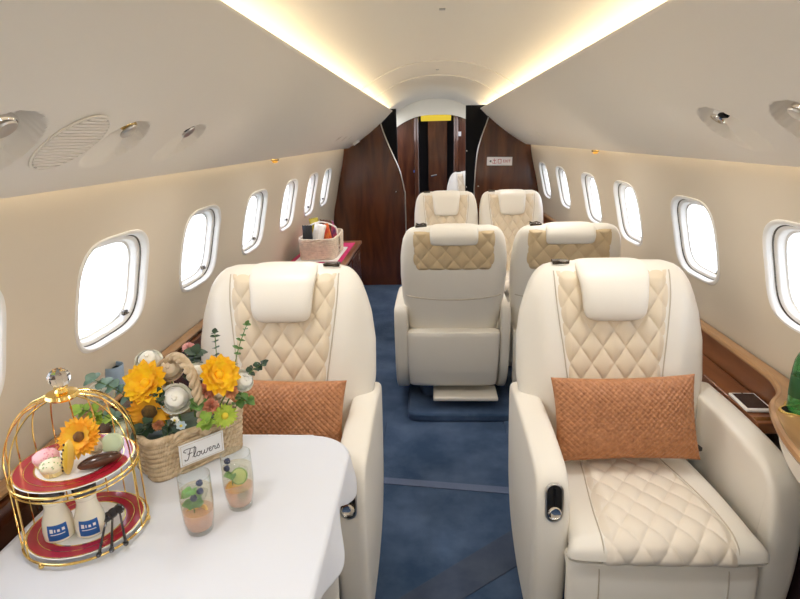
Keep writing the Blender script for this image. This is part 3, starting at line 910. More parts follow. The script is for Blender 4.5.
def packet(label, col, loc, rot, w=.045, h=.075, th=.018, col2=None, name='snack_packet'):
    mb = MB()
    def f(sd):
        def fn(u, v):
            a, b = 2*u-1, 2*v-1
            t = th*((1-a**4)*(1-b**4))**.5
            return (w*a*(1+.02*sin(9*b)), -sd*(t+.0015*sin(14*a+3*b)*(1-b*b)), h*b+.002*sin(12*a)*abs(b)**3)
        return fn
    mb.grid(f(1), 20, 24); mb.grid(f(-1), 20, 24, flip=True)
    mt = mat('packet_foil', col, .3, .15, col2=col2, vscale=30)
    o = mb.build(name, mt); o.location = loc; o.rotation_euler = rot
    tag(o, label, 'snack packet', 'snack packets in the pale basket'); return o
bx0, by0, bz0 = -.865, 4.2, .7555
packet('black snack packet at the left of the pale wicker basket', (.012,.012,.016,1), (bx0-.070,by0-.165,bz0+.135), (radians(-10),0,radians(8)), .035, .10)
packet('white snack packet leaning in the pale wicker basket', (.82,.80,.76,1), (bx0-.008,by0-.115,bz0+.14), (radians(-14),radians(14),0), .042, .10)
packet('orange and red snack packet in the pale wicker basket', (.75,.20,.03,1), (bx0+.052,by0-.06,bz0+.14), (radians(-10),radians(-12),radians(10)), .030, .09, col2=(.65,.03,.02,1))
packet('brown snack packet behind the white one in the pale wicker basket', (.10,.04,.02,1), (bx0+.02,by0+.03,bz0+.15), (radians(-8),radians(6),0), .045, .095)
packet('purple patterned snack packet at the right of the pale wicker basket', (.08,.03,.14,1), (bx0+.066,by0+.10,bz0+.14), (radians(-10),radians(-10),radians(30)), .028, .09, col2=(.6,.08,.15,1))
packet('yellow green snack packet at the back of the pale wicker basket', (.50,.42,.05,1), (bx0-.060,by0+.08,bz0+.155), (radians(-6),radians(-8),0), .035, .10)
t = thing('remote', 'small silver remote lying on the front edge of the credenza', 'remote', (-.735,3.79,.7475), radians(70))
MB().box((-.05,-.02,0),(.05,.02,.012)).build('body', M['metal'], t, bevel=.004)
MB().box((-.03,-.010,.012),(.03,.010,.014)).build('keypad', mat('red_keypad',(.5,.04,.05,1),.5), t)

# ------------------------------------------------------------------ left table
TZ = .72
tbl = thing('dining_table', 'dining table under a white cloth at the front left', 'table', (-.65,1.1,0))
def tab_poly(x0, x1, y0, y1, r):
    out = [(x0,y0),(x1,y0)]
    for i in range(9):
        a = pi/2*i/8; out.append((x1-r+r*cos(a), y1-r+r*sin(a)))
    out.append((x0,y1)); return out
MB().prism([(x+.65,y-1.1) for x, y in tab_poly(-1.0,-.305,.70,1.535,.115)], TZ-.03, TZ-.003).build('tabletop', M['woodmid'], tbl, bevel=.005)
MB().box((-.10,-.22,.02),(.06,.12,TZ-.03)).build('pedestal', M['leather'], tbl, bevel=.02)
MB().box((-.16,-.28,.001),(.12,.18,.02)).build('foot', M['metal'], tbl, bevel=.005)
def cloth():
    mb = MB(); zt = TZ
    x0, x1, y0, y1, r = -1.003, -.296, .69, 1.542, .12
    def drop(y): return smooth(y, [(.69,.05),(.82,.06),(.92,.04),(1.04,.085),(1.10,.09),(1.18,.045),(1.225,.03),(1.27,.055),(1.32,.085),(1.375,.10),(1.41,.07),(1.435,.03),(1.50,.018),(1.542,.018)])
    def pt(u, v):
        # v along y (0..1 flat then drop), u across x
        if v < .86: y = y0+(y1-y0)*(1-(1-v/.86)**1.0); dz = 0
        else: y = y1+.012*min(1,(v-.86)/.03); dz = -.02*(v-.86)/.14
        yy = min(y, y1)
        xe = x1 if yy < y1-r else x1-r+sqrt(max(0, r*r-(yy-(y1-r))**2))
        D = drop(yy)
        if u < .72:
            x = x0+(xe-x0)*u/.72; z = zt
        else:
            s = (u-.72)/.28*D
            rr = .012
            if s < rr*pi/2: x = xe+rr*sin(s/rr); z = zt-rr*(1-cos(s/rr))
            else:
                x = xe+rr+(s-rr*pi/2)*(.28+.16*sin(yy*19-1.2)); z = zt-rr-(s-rr*pi/2)*.96
        z += .0012*sin(13*x+5*y)*sin(11*y-3*x)+dz
        return (x, y, z)
    mb.grid(pt, 90, 220)
    return mb
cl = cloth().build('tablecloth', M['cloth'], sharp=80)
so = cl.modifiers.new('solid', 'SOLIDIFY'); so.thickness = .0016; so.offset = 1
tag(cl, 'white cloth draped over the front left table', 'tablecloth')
TT = TZ+.0022+.001

# ------------------------------------------------------------------ bird cage cake stand
CX, CY, CR = -.843, 1.097, .128
cg = thing('cake_stand', 'gold birdcage cake stand with two tiers on the white table', 'cake stand', (CX,CY,TT))
ZU = .175         # upper tier height
ZD = .345         # dome top
def ringm(R_, z, r=.0028): return MB().tube([(R_*cos(2*pi*i/64), R_*sin(2*pi*i/64), z) for i in range(64)], r, 8, True)
ringm(CR, .012).build('base_ring', M['gold'], cg)
ringm(CR, ZU-.004).build('tier_ring', M['gold'], cg)
ringm(CR*.985, ZU-.016, .0018).build('tier_ring', M['gold'], cg)
for a in (.3, .3+2*pi/3, .3+4*pi/3):
    MB().ell((CR*cos(a),CR*sin(a),.0075),(.006,.006,.007),12,8).build('foot', M['gold'], cg)
dpath = lambda a: catmull([(CR*cos(a),CR*sin(a),.012),(CR*cos(a),CR*sin(a),.10),(CR*cos(a),CR*sin(a),ZU),(CR*.985*cos(a),CR*.985*sin(a),ZU+.055),(CR*.85*cos(a),CR*.85*sin(a),ZU+.105),(CR*.58*cos(a),CR*.58*sin(a),ZU+.145),(CR*.20*cos(a),CR*.20*sin(a),ZD-.005)], 6)
NB = 18
gap0 = radians(-62)   # opening faces the viewer
for i in range(NB):
    a = 2*pi*i/NB
    da = (a-gap0+pi) % (2*pi)-pi
    if abs(da) < radians(58): continue
    MB().tube(dpath(a), .0019, 6).build('bar', M['gold'], cg)
MB().lathe([(.001,ZD-.012),(.028,ZD-.012),(.034,ZD-.006),(.031,ZD+.001),(.014,ZD+.004),(.010,ZD+.010),(.014,ZD+.013),(.001,ZD+.014)],32).build('crown', M['gold'], cg)
kb = MB().ell((0,0,ZD+.035),(.023,.023,.022),10,7)
kb.build('crystal_knob', mat('crystal',(.95,.95,.97,1),.02,trans=1,ior=1.6), cg, smooth_on=False)
def plate(label, z, r=.1225):
    t = thing('plate', label, 'plate', (CX,CY,TT+z), group='red rimmed plates of the cake stand')
    MB().lathe([(.001,0),(r*.60,0),(r*.66,.001),(r*.98,.0038),(r,.0050),(r*.98,.0062),(r*.62,.0040),(r*.56,.003),(.001,.003)],64).build('base', M['white'], t)
    ring_ = lambda ra, rb, off: MB().lathe([(r*ra, .0040+(.0022)*(ra-.62)/.36+off),(r*rb, .0040+(.0022)*(rb-.62)/.36+off)],64,cap=False)
    ring_(.66,.965,.0006).build('red_border', M['redborder'], t)
    ring_(.965,.985,.0008).build('gold_line', M['gold'], t); ring_(.80,.812,.0010).build('gold_line', M['gold'], t); ring_(.635,.66,.0008).build('gold_line', M['gold'], t)
    return t
M['redborder'] = mat('crimson_glaze',(.36,.012,.03,1),.12,coat=.6)
plate('red rimmed plate on the lower tier, under the milk bottles', .0155)
plate('red rimmed plate on the upper tier, under the sweets', ZU-.0005)
PZL = TT+.0155+.0035; PZU = TT+ZU-.0005+.0035
# milk bottles
M['milk'] = mat('milk',(.90,.86,.72,1),.25,coat=.5,sss=.1); M['bluelabel'] = mat('blue_label',(.012,.11,.40,1),.4)
bot = [(.001,0),(.025,0),(.0285,.004),(.0295,.020),(.0275,.040),(.0215,.058),(.019,.066),(.019,.078),(.0205,.080),(.0205,.088),(.001,.088)]
def milk(loc, rz, label):
    t = thing('milk_bottle', label, 'milk bottle', loc, rz, 'milk bottles on the cake stand'); t.scale = (1.08,1.08,1.12)
    MB().lathe(bot,32).build('bottle', M['milk'], t)
    MB().lathe([(.001,.0885),(.0215,.0885),(.0225,.090),(.0225,.103),(.0215,.105),(.001,.1055)],32).build('lid', M['gunmetal'], t)
    def lab(u, v):
        a = -pi/2+(u-.5)*1.30; z = .008+.033*v
        rr = interp(z, [(b, a_) for a_, b in [(p[0], p[1]) for p in bot[2:8]]])+.0006
        return (rr*cos(a), rr*sin(a), z)
    lb = MB().grid(lab, 14, 8).build('bottle_label', M['bluelabel'], t)
    mk = MB()
    for i, (u0, u1, v0, v1) in enumerate(((.14,.30,.55,.80),(.36,.42,.58,.76),(.50,.62,.58,.74),(.72,.86,.60,.78),(.16,.84,.40,.45))):
        mk.grid(lambda u, v: tuple(Vector(lab(u0+(u1-u0)*u, v0+(v1-v0)*v))*1.0 + Vector((lab(u0+(u1-u0)*u, .5)[0], lab(u0+(u1-u0)*u, .5)[1], 0)).normalized()*.0007), 4, 2)
    mk.build('label_print', M['white'], t)
    return t
milk((CX-.036,CY-.044,PZL), radians(30), 'milk bottle with blue label on the lower tier, left of the two')
milk((CX+.026,CY-.026,PZL), radians(26), 'milk bottle with blue label on the lower tier, beside the dark spoons')
# spoons
def spoon(loc, rz, tilt, label):
    t = thing('spoon', label, 'spoon', loc, 0, 'dark spoons on the cake stand', rot=(tilt,0,rz)); t.scale = (.95,.82,.95)
    MB().ell((0,.062,.004),(.0125,.019,.004),18,10).build('spoon_bowl', M['gunmetal'], t)
    MB().tube(catmull([(0,.045,.004),(0,.02,.006),(0,-.02,.004),(0,-.055,.002)],6), lambda s: .0022+.0012*s, 8).build('handle', M['gunmetal'], t)
    MB().ell((0,-.058,.002),(.006,.010,.0025),12,8).build('handle_tip', M['gunmetal'], t)
    return t
spoon((CX+.072,CY-.058,PZL+.010), radians(17), radians(14), 'dark steel spoon on the lower plate, nearest the milk bottle')
spoon((CX+.086,CY-.046,PZL+.012), radians(25), radians(16), 'dark steel spoon on the lower plate, between two others')
spoon((CX+.101,CY-.030,PZL+.014), radians(34), radians(16), 'dark steel spoon on the lower plate, nearest the flower basket')

# ------------------------------------------------------------------ flowers
def pmat(name, c, c2=None, rough=.55, sss=.0): return mat(name, c, rough, col2=c2, vscale=50, sheen=.1)
M['sun'] = pmat('sunflower_petal',(.98,.66,.01,1),(.94,.50,.01,1)); M['suncore'] = pmat('sunflower_core',(.16,.09,.02,1),(.05,.03,.01,1),.9)
M['gold_sun'] = pmat('amber_petal',(.88,.46,.02,1),(.78,.30,.01,1))
M['orange'] = pmat('orange_petal',(.95,.42,.02,1),(.90,.55,.03,1)); M['orangecore'] = pmat('brown_core',(.25,.12,.03,1),(.10,.05,.02,1),.9)
M['whitep'] = pmat('white_petal',(.93,.92,.87,1),(.90,.90,.80,1)); M['creamp'] = pmat('cream_petal',(.88,.80,.62,1),(.86,.70,.55,1))
M['salmon'] = pmat('salmon_petal',(.72,.27,.16,1),(.80,.42,.28,1)); M['peach'] = pmat('peach_petal',(.80,.42,.22,1),(.70,.30,.14,1)); M['pinkp'] = pmat('pink_petal',(.85,.50,.48,1))
M['lime'] = pmat('lime_petal',(.50,.62,.08,1),(.35,.50,.05,1)); M['limecore'] = pmat('lime_core',(.75,.60,.05,1))
M['stem'] = pmat('green_stem',(.10,.20,.04,1)); M['leaf'] = pmat('green_leaf',(.07,.16,.035,1),(.12,.26,.05,1)); M['euca'] = pmat('eucalyptus_leaf',(.22,.34,.28,1),(.13,.25,.20,1)); M['darkleaf'] = pmat('dark_leaf',(.025,.05,.03,1),(.04,.09,.04,1)); M['brightleaf'] = pmat('bright_leaf',(.30,.46,.06,1),(.20,.36,.05,1))
def petal(mb, L, w, base, ang, lift, curl, Mx=None, tip=.5, n=6, cup=.15):
    """one petal starting at radius base, direction ang, lifted by lift, curling by curl"""
    def fn(u, v):
        s = v; ww = w*(sin(pi*min(1,(s*.86+.12)))**.7)*(1 if s < .99 else tip)
        x = ww*(2*u-1)
        el = lift+curl*s
        r = base + L*s*cos(lift+curl*s*.5); z = L*s*sin(lift+curl*s*.5) + cup*w*(2*u-1)**2
        return (r*cos(ang)-x*sin(ang), r*sin(ang)+x*cos(ang), z)
    mb.grid(fn, 4, n, M=Mx)
def face_rot(d): return Vector(d).to_track_quat('Z', 'Y').to_euler()
def flower_root(name, label, cat, loc, d, stem_to=None, group='flowers in the wicker basket'):
    t = thing(name, label, cat, loc, group=group, rot=face_rot(d))
    if stem_to:
        if stem_to == SB:
            stem_to = (loc[0]+(BX-loc[0])*.45, loc[1]+(BY-loc[1])*.45, TT+BH-.004)
        Mi = (Matrix.Translation(Vector(loc)) @ Vector(d).to_track_quat('Z','Y').to_matrix().to_4x4()).inverted()
        e = Mi @ Vector(stem_to)
        MB().tube(catmull([(0,0,-.014),(0,0,-.036),tuple(e)],6), .0022, 6).build('stem', M['stem'], t)
    return t
def daisy(name, label, cat, loc, d, r, mp, mc, n=18, rings=2, core=.32, stem=None, wid=1, lift=.15, group='flowers in the wicker basket'):
    t = flower_root(name, label, cat, loc, d, stem, group)
    mb = MB()
    for k in range(rings):
        for i in range(n):
            a = 2*pi*(i+.5*k)/n+random.uniform(-.06,.06)
            petal(mb, (r*(1-core*.6))*(1-.14*k)*random.uniform(.9,1.06), r*.20*wid*18/n, r*core*.55, a, lift+.28*k+random.uniform(-.1,.1), -.25+random.uniform(-.15,.2))
    mb.build('petals', mp, t, sharp=80)
    def bumps(dv): return 1+.06*sin(dv.x*38)*sin(dv.y*38)
    MB().ell((0,0,.006),(r*core,r*core,r*.20),28,14,fn=bumps).build('flower_center', mc, t, sharp=80)
    return t
def rose(name, label, cat, loc, d, r, mp, stem=None, open_=1.0, group='flowers in the wicker basket'):
    t = flower_root(name, label, cat, loc, d, stem, group)
    mb = MB()
    def budf(d):
        a = math.atan2(d.y, d.x)/(2*pi); p = math.acos(max(-1, min(1, d.z)))/pi
        return .92+.24*((a+p*3.6) % 1.0)
    mb.ell((0,0,-.02*r),(r*.62,r*.62,r*.66),44,30,fn=budf)
    layers = [(.72,3,.34,-.45),(.80,3,.22,-.35),(.90,4,.02,-.12),(1.0,4,-.22,.18)]
    for li, (rad, n, top, fl) in enumerate(layers):
        for i in range(n):
            a0 = 2*pi*i/n+1.1*li
            wa = pi/n*1.35
            def fn(u, v):
                c = 2*u-1
                a = a0+wa*c
                rr = rad*r*(.30+.70*sin(pi/2*min(1, v*1.25))) + fl*r*.30*max(0, (v-.55)/.45)**2*open_ + .05*r*c
                z = -r*.62 + (r*(.62+top))*v*(1-.10*c*c) - .10*r*max(0, fl)*max(0, (v-.7)/.3)**2
                return (rr*cos(a), rr*sin(a), z)
            mb.grid(fn, 8, 9)
    mb.build('petals', mp, t, sharp=80)
    MB().lathe([(.002,-r*.62),(r*.30,-r*.5),(r*.40,-r*.42),(r*.2,-r*.40)],12).build('calyx', M['stem'], t)
    return t
def carnation(name, label, cat, loc, d, r, mp, stem=None, group='flowers in the wicker basket', n=44):
    t = flower_root(name, label, cat, loc, d, stem, group)
    mb = MB()
    for i in range(n):
        a0 = random.uniform(0, 2*pi); lift = random.uniform(.15,1.5); ph = random.uniform(0,6)
        def fn(u, v):
            w = r*.38*v**.7; x = w*(2*u-1)
            L = r*.92*v*(1+.06*sin(16*u+ph))
            rr = L*cos(lift); z = -r*.25+L*sin(lift)*.85+.08*r*sin(12*u+ph)*v
            return (rr*cos(a0)-x*sin(a0), rr*sin(a0)+x*cos(a0), z)
        mb.grid(fn, 8, 5)
    mb.build('petals', mp, t, sharp=80)
    return t
# basket
BX, BY, BA = -.745, 1.432, radians(47)
M['wicker'] = mat('seagrass',(.66,.53,.36,1),.75,col2=(.48,.36,.22,1),vscale=55)
wb = thing('flower_basket', 'woven seagrass flower basket with tall handle on the white table', 'basket', (BX,BY,TT), BA)
BHX, BHY, BH = .125, .085, .112
woven(MB(), BHX, BHY, BH, 1.07, 8, 34, .26).build('body', M['wicker'], wb, sharp=80)
m_ = MB(); braid_ring(m_, BHX*1.07, BHY*1.07, BH+.002, .009, .26, 44); m_.build('rim', M['wicker'], wb, sharp=80)
m_ = MB()
hp = catmull([(.012,-.099,.104),(.012,-.097,.125),(.012,-.088,.19),(.010,-.060,.262),(.006,.0,.292),(0,.060,.262),(0,.086,.19),(0,.092,.115)], 14)
for ph in (0, 2*pi/3, 4*pi/3):
    pts = []
    for i, p in enumerate(hp):
        b = i*.55+ph
        pts.append(p+Vector((.0095*cos(b), .0, .0))+Vector((0,.005*sin(b),.005*sin(b))))
    m_.tube(pts, .0078, 6)
m_.build('handle', M['wicker'], wb, sharp=80)
# name card on the front
card = MB().box((-.062,-.0015,-.032),(.062,.0015,.032)).build('name_card', mat('card',(.82,.83,.84,1),.6), wb, loc=(-.004,-BHY*1.04-.0155,.060)); card.rotation_euler = (radians(5),radians(0),0)
card['label'] = 'white card with cursive lettering'
bm_ = MB()
for (x0,z0,x1,z1) in ((-.058,.0278,.058,.0288),(-.058,-.0288,.058,-.0278),(-.058,-.0288,-.057,.0288),(.057,-.0288,.058,.0288)): bm_.box((x0,-.0022,z0),(x1,-.0014,z1))
bm_.build('card_border', M['seam'], card)
# cursive "Flowers"
SCR = [
 [(.5,2.0),(.1,2.3),(.3,2.7),(1.0,2.75),(1.9,2.6),(2.4,2.75)], [(1.45,2.6),(1.25,1.8),(1.0,.7),(.7,.1),(.25,.1),(.2,.45)], [(.8,1.45),(1.3,1.5),(1.75,1.55)],
 [(1.75,.35),(2.3,1.2),(2.55,2.3),(2.35,2.55),(2.15,1.9),(2.05,.6),(2.25,.15),(2.55,.4)],
 [(3.1,1.15),(2.75,1.05),(2.65,.45),(2.95,.1),(3.3,.5),(3.25,1.05),(3.05,1.15),(3.3,.95),(3.65,1.05)],
 [(3.65,1.05),(3.6,.4),(3.85,.1),(4.15,.6),(4.25,1.05),(4.2,.4),(4.45,.1),(4.8,.55),(4.85,1.1),(5.15,.95)],
 [(5.15,.6),(5.55,.75),(5.6,1.1),(5.3,1.1),(5.2,.5),(5.45,.12),(5.85,.4)],
 [(5.85,.4),(6.1,1.15),(6.2,.95),(6.5,.95),(6.4,.4),(6.6,.12),(6.9,.45)],
 [(6.9,.45),(7.2,1.2),(7.25,.8),(7.4,.4),(7.15,.1),(6.85,.25)]]
fm = MB()
for st in SCR:
    fm.tube([( (p.x/7.6-.5)*.104, -.0020, (p.y/2.9-.5)*.036) for p in catmull([(a,b,0) for a, b in st], 5)], .00095, 5)
fm.build('lettering', M['ink'], card)
# shallow moss bed inside
ms = MB().ell((0,0,BH-.028),(BHX*.93,BHY*.93,.02),28,10,fn=lambda d: 1+.03*sin(31*d.x)*sin(27*d.y)).build('moss', M['darkleaf'], None)
ms.parent = wb
def lb2w(x, y, z): 
    return (BX+x*cos(BA)-y*sin(BA), BY+x*sin(BA)+y*cos(BA), TT+z)
SB = lb2w(0,0,BH-.02)
V = (-.045-BX, 0-BY, 1.58-.9)      # towards viewer
def toward(dx=0, dy=0, dz=0): 
    v = Vector(V).normalized(); return (v.x+dx, v.y+dy, v.z+dz)
daisy('sunflower', 'large bright yellow sunflower at the upper left of the basket', 'sunflower', (-.822,1.400,.955), toward(-.35,.1,.1), .064, M['sun'], M['sun'], 15, 3, .20, SB, 1.0, .35)
daisy('sunflower', 'golden sunflower with dark centre low at the left front of the basket', 'sunflower', (-.810,1.375,.885), toward(-.1,-.1,-.35), .058, M['gold_sun'], M['suncore'], 22, 2, .34, SB, 1.1, .15)
daisy('sunflower', 'yellow sunflower at the right of the basket handle', 'sunflower', (-.630,1.425,.968), toward(.3,.1,.2), .062, M['sun'], M['sun'], 15, 3, .20, SB, 1.0, .4)
rose('rose', 'white rose at the centre front of the basket', 'rose', (-.738,1.385,.918), toward(.05,-.05,.15), .040, M['whitep'], SB)
rose('rose', 'cream rose behind the handle, above the centre white rose', 'rose', (-.783,1.462,.972), toward(0,.0,.3), .034, M['creamp'], SB)
rose('rose', 'white rose at the top left, behind the bright sunflower', 'rose', (-.845,1.475,.995), toward(-.1,.2,.5), .036, M['whitep'], SB)
rose('rose', 'small white rose just right of the handle', 'rose', (-.700,1.455,.968), toward(.2,.1,.3), .025, M['whitep'], SB)
rose('rose', 'white rose at the far right, by the seat pillow', 'rose', (-.570,1.455,.940), toward(.6,.1,.2), .030, M['whitep'], SB)
carnation('carnation', 'salmon pink carnation right of the handle', 'carnation', (-.660,1.400,.930), toward(.1,-.1,0), .028, M['salmon'], SB)
carnation('carnation', 'salmon carnation below the yellow flower at the right', 'carnation', (-.640,1.375,.898), toward(.1,-.1,-.2), .024, M['salmon'], SB)
carnation('carnation', 'round peach bloom beside the far right white rose', 'carnation', (-.598,1.42,.922), toward(.3,-.1,0), .021, M['peach'], SB)
carnation('carnation', 'small peach bloom under the golden sunflower', 'carnation', (-.776,1.345,.860), toward(.1,-.2,-.2), .017, M['peach'], SB)
carnation('carnation', 'pale pink bloom peeking out at the top of the handle', 'carnation', (-.745,1.52,1.01), toward(.1,.2,.6), .022, M['pinkp'], SB)
daisy('chrysanthemum', 'lime green chrysanthemum at the right rim of the basket', 'chrysanthemum', (-.610,1.385,.868), toward(.25,-.2,-.2), .036, M['lime'], M['limecore'], 22, 2, .26, SB, .8, .3)
daisy('filler_daisy', 'tiny pale blue star flower in front of the handle', 'small flower', (-.715,1.348,.858), toward(0,-.2,-.2), .014, pmat('pale_blue_petal',(.55,.68,.75,1)), M['limecore'], 7, 1, .25, SB, .7, .2)
daisy('filler_daisy', 'tiny pale star flower left of the handle foot', 'small flower', (-.732,1.352,.870), toward(-.1,-.2,.1), .012, M['whitep'], M['limecore'], 7, 1, .25, SB, .7, .2)
rose('lisianthus', 'pale white green bloom at the lower left of the basket', 'small flower', (-.875,1.335,.850), toward(-.3,-.2,0), .026, pmat('pale_green_petal',(.72,.76,.62,1)), SB)
rose('lisianthus', 'small pale bloom under the left leaves of the basket', 'small flower', (-.865,1.32,.822), toward(-.2,-.4,0), .020, M['whitep'], SB)
carnation('carnation', 'yellow green bloom at the left, above the gerbera', 'carnation', (-.915,1.30,.90), toward(-.3,-.1,.2), .020, M['lime'], SB)
def leafm(mb, p, d, up, L, w, curl=.3):
    d = Vector(d).normalized(); up = Vector(up); sx = d.cross(up)
    if sx.length < 1e-3: sx = Vector((1,0,0))
    sx.normalize(); n = sx.cross(d)
    def fn(u, v):
        ww = w*sin(pi*min(1, v*.92+.06))**.8; x = ww*(2*u-1)
        q = Vector(p) + d*(L*v) + sx*x - n*(curl*L*v*v) + n*(abs(2*u-1)*ww*.25)
        return q
    mb.grid(fn, 4, 7)
def sprig(name, label, base, tip, mt, n=7, L=.022, w=.011, grp='green sprigs in the wicker basket', bend=(0,0,.02)):
    t = thing(name, label, 'foliage', base, group=grp)
    b = Vector(base); tp = Vector(tip)-b
    pts = catmull([(0,0,0), tuple(tp*.5+Vector(bend)), tuple(tp)], 12)
    MB().tube(pts, .0013, 5).build('stem', M['stem'], t)
    mb = MB()
    for i in range(n):
        q = pts[int((.25+.75*i/(n-1))*(len(pts)-1))]
        ax = tp.normalized()
        s1_ = ax.cross(Vector((random.uniform(-1,1),random.uniform(-1,1),random.uniform(-.4,.6)))).normalized()
        for sg_ in (-1, 1):
            leafm(mb, q, s1_*sg_+ax*.5, (0,-.3,1), L*random.uniform(.8,1.15), w*random.uniform(.85,1.15))
    leafm(mb, pts[-1], tp, (0,-.5,1), L, w)
    mb.build('leaves', mt, t, sharp=80)
    return t
SPR = [('eucalyptus sprig with round grey green leaves reaching left of the basket',(-.83,1.40,.85),(-.965,1.40,.965),'euca',7,.026,.015),
 ('eucalyptus sprig hanging low at the left of the basket',(-.83,1.37,.84),(-.945,1.335,.875),'euca',7,.026,.015),
 ('eucalyptus sprig rising at the upper left beside the blue cup',(-.84,1.43,.88),(-.955,1.42,.935),'euca',6,.024,.014),
 ('tall thin green sprig at the top right of the basket',(-.62,1.47,.90),(-.575,1.53,1.075),'leaf',8,.016,.007),
 ('dark leaved sprig beside the tall green one',(-.65,1.47,.90),(-.665,1.52,1.055),'darkleaf',7,.016,.008),
 ('dark leaved sprig reaching right over the pillow',(-.59,1.45,.90),(-.515,1.46,.985),'darkleaf',7,.018,.009),
 ('dark green leaves under the handle top',(-.73,1.47,.90),(-.72,1.50,1.00),'darkleaf',6,.03,.016),
 ('dark leaves between the sunflowers and the centre rose',(-.77,1.40,.85),(-.775,1.38,.925),'darkleaf',6,.028,.014),
 ('green leaves filling the middle right of the basket',(-.66,1.41,.85),(-.675,1.375,.905),'leaf',6,.028,.014),
 ('bright green leaves at the front right below the salmon blooms',(-.66,1.38,.84),(-.645,1.345,.865),'brightleaf',5,.026,.013),
 ('dark teal leaves over the front rim at the left',(-.79,1.37,.84),(-.815,1.325,.845),'darkleaf',6,.028,.016),
 ('small pale leaves left of the centre rose',(-.80,1.41,.87),(-.792,1.385,.935),'euca',5,.018,.009),
 ('yellow green leaves showing through the cage wires',(-.86,1.34,.84),(-.945,1.29,.93),'brightleaf',6,.024,.012),
 ('green leaves at the right end of the basket',(-.60,1.44,.86),(-.555,1.42,.895),'leaf',6,.024,.012),
 ('dark leaves over the front rim left of the handle foot',(-.75,1.36,.835),(-.745,1.325,.84),'darkleaf',5,.024,.014)]
for lb, b, tpt, mk, n, L_, w_ in SPR:
    sprig('leaf_sprig', lb, b, tpt, M[mk], n, L_, w_)
# white orchid-like bloom and blue cup on the left ledge
rose('orchid', 'large smooth white bloom left of the basket in front of the blue cup', 'flower', (-.985,1.45,.905), toward(-.1,.0,.2), .034, M['whitep'], SB, 1.4)
cup = thing('cup', 'pale blue cup on the left ledge behind the flower basket', 'cup', (-1.0875,1.69,.8015))
MB().lathe([(.001,0),(.026,0),(.029,.004),(.034,.088),(.0325,.088),(.027,.006),(.001,.005)],32).build('cup_wall', mat('pale_blue_ceramic',(.36,.50,.68,1),.35), cup)
MB().lathe([(.001,.074),(.031,.074)],32).build('drink', mat('cup_milk',(.72,.82,.92,1),.3), cup)

# ------------------------------------------------------------------ sweets on the upper plate
def cake(label, loc, c1, c2, r, name='cupcake', wrap=(.85,.70,.35,1)):
    t = thing(name, label, 'cake', loc, group='sweets on the upper tier')
    n = 48
    L = [[((rr*(1+.05*cos(24*2*pi*k/n)))*cos(2*pi*k/n), (rr*(1+.05*cos(24*2*pi*k/n)))*sin(2*pi*k/n), z) for k in range(n)] for rr, z in ((r*.72,.0008),(r*.95,r*.75))]
    MB().loops(L).build('wrapper', mat('cake_wrapper',wrap,.5), t)
    MB().ell((0,0,r*.80),(r,r,r*.62),28,16,fn=lambda d: 1+.05*sin(9*d.x)*sin(8*d.y+3*d.z)).build('icing', mat('icing',c1,.6), t, sharp=80)
    sp = MB()
    for i in range(34):
        a = random.uniform(0,2*pi); b = random.uniform(.15,1.3)
        sp.ell((r*1.0*cos(b)*cos(a), r*1.0*cos(b)*sin(a), r*.80+r*.64*sin(b)),(.0016,.0016,.0012),6,4)
    sp.build('sprinkles', mat('sprinkles',c2,.5), t)
    return t
UX, UY = CX, CY
cake('pink iced cake with sprinkles at the left of the upper plate', (UX-.052,UY-.018,PZU), (.85,.52,.55,1), (.75,.25,.35,1), .027)
cake('pale yellow iced cake with sprinkles in a paper case on the upper plate', (UX-.017,UY-.050,PZU), (.86,.80,.58,1), (.30,.45,.15,1), .025)
def eclair(name, label, loc, rot, L, r, c, m_top, topname, dots=None):
    t = thing(name, label, 'eclair', loc, group='sweets on the upper tier', rot=rot)
    MB().ell((0,0,0),(L,r,r*.85),28,14,fn=lambda d: 1+.0*d.x).build('pastry', mat('pastry',c,.55), t)
    MB().ell((0,0,r*.18),(L*.94,r*.92,r*.80),28,14).build(topname, m_top, t)
    if dots:
        d = MB()
        for i in range(7): d.ell((-L*.75+L*.25*i, .0015*(-1)**i, r*.98*sqrt(max(.1,1-(.75-.25*i)**2*.75))),(.0028,.0028,.0022),8,6)
        d.build('chocolate_beads', dots, t)
    return t
eclair('eclair', 'yellow eclair with dark beads standing upright on the upper plate', (UX+.022,UY-.049,PZU+.041), (radians(48),radians(-78),0), .042, .0125, (.75,.50,.10,1), mat('yellow_glaze',(.80,.55,.06,1),.2,coat=.6), 'glaze', mat('choc_bead',(.03,.015,.01,1),.3))
eclair('eclair', 'long chocolate eclair lying on the upper plate', (UX+.068,UY-.018,PZU+.0145), (0,0,radians(42)), .044, .0155, (.10,.035,.015,1), mat('chocolate_glaze',(.05,.018,.01,1),.25,coat=.5), 'glaze')
daisy('gerbera', 'orange gerbera flower standing on the upper tier of the cake stand', 'gerbera', (UX+.024,UY-.004,PZU+.064), (.15,-.85,.55), .047, M['orange'], M['orangecore'], 24, 3, .24, (UX+.028,UY+.022,PZU+.004), 1.1, .12, group='sweets on the upper tier')
carnation('carnation', 'yellow bloom under the orange gerbera on the upper tier', 'carnation', (UX+.004,UY-.012,PZU+.036), (-.2,-.8,.4), .024, M['sun'], None, group='sweets on the upper tier')
t = thing('macaron', 'pale green macaron at the back right of the upper plate', 'macaron', (UX+.070,UY+.035,PZU+.026), group='sweets on the upper tier', rot=(radians(62),0,radians(12)))
for z, n_ in ((-.007,'shell'),(.007,'shell')): MB().ell((0,0,z),(.023,.023,.007),24,10).build(n_, mat('green_shell',(.55,.66,.45,1),.6), t)
MB().lathe([(.001,-.004),(.0205,-.004),(.0205,.004),(.001,.004)],24).build('filling', M['creamp'], t)
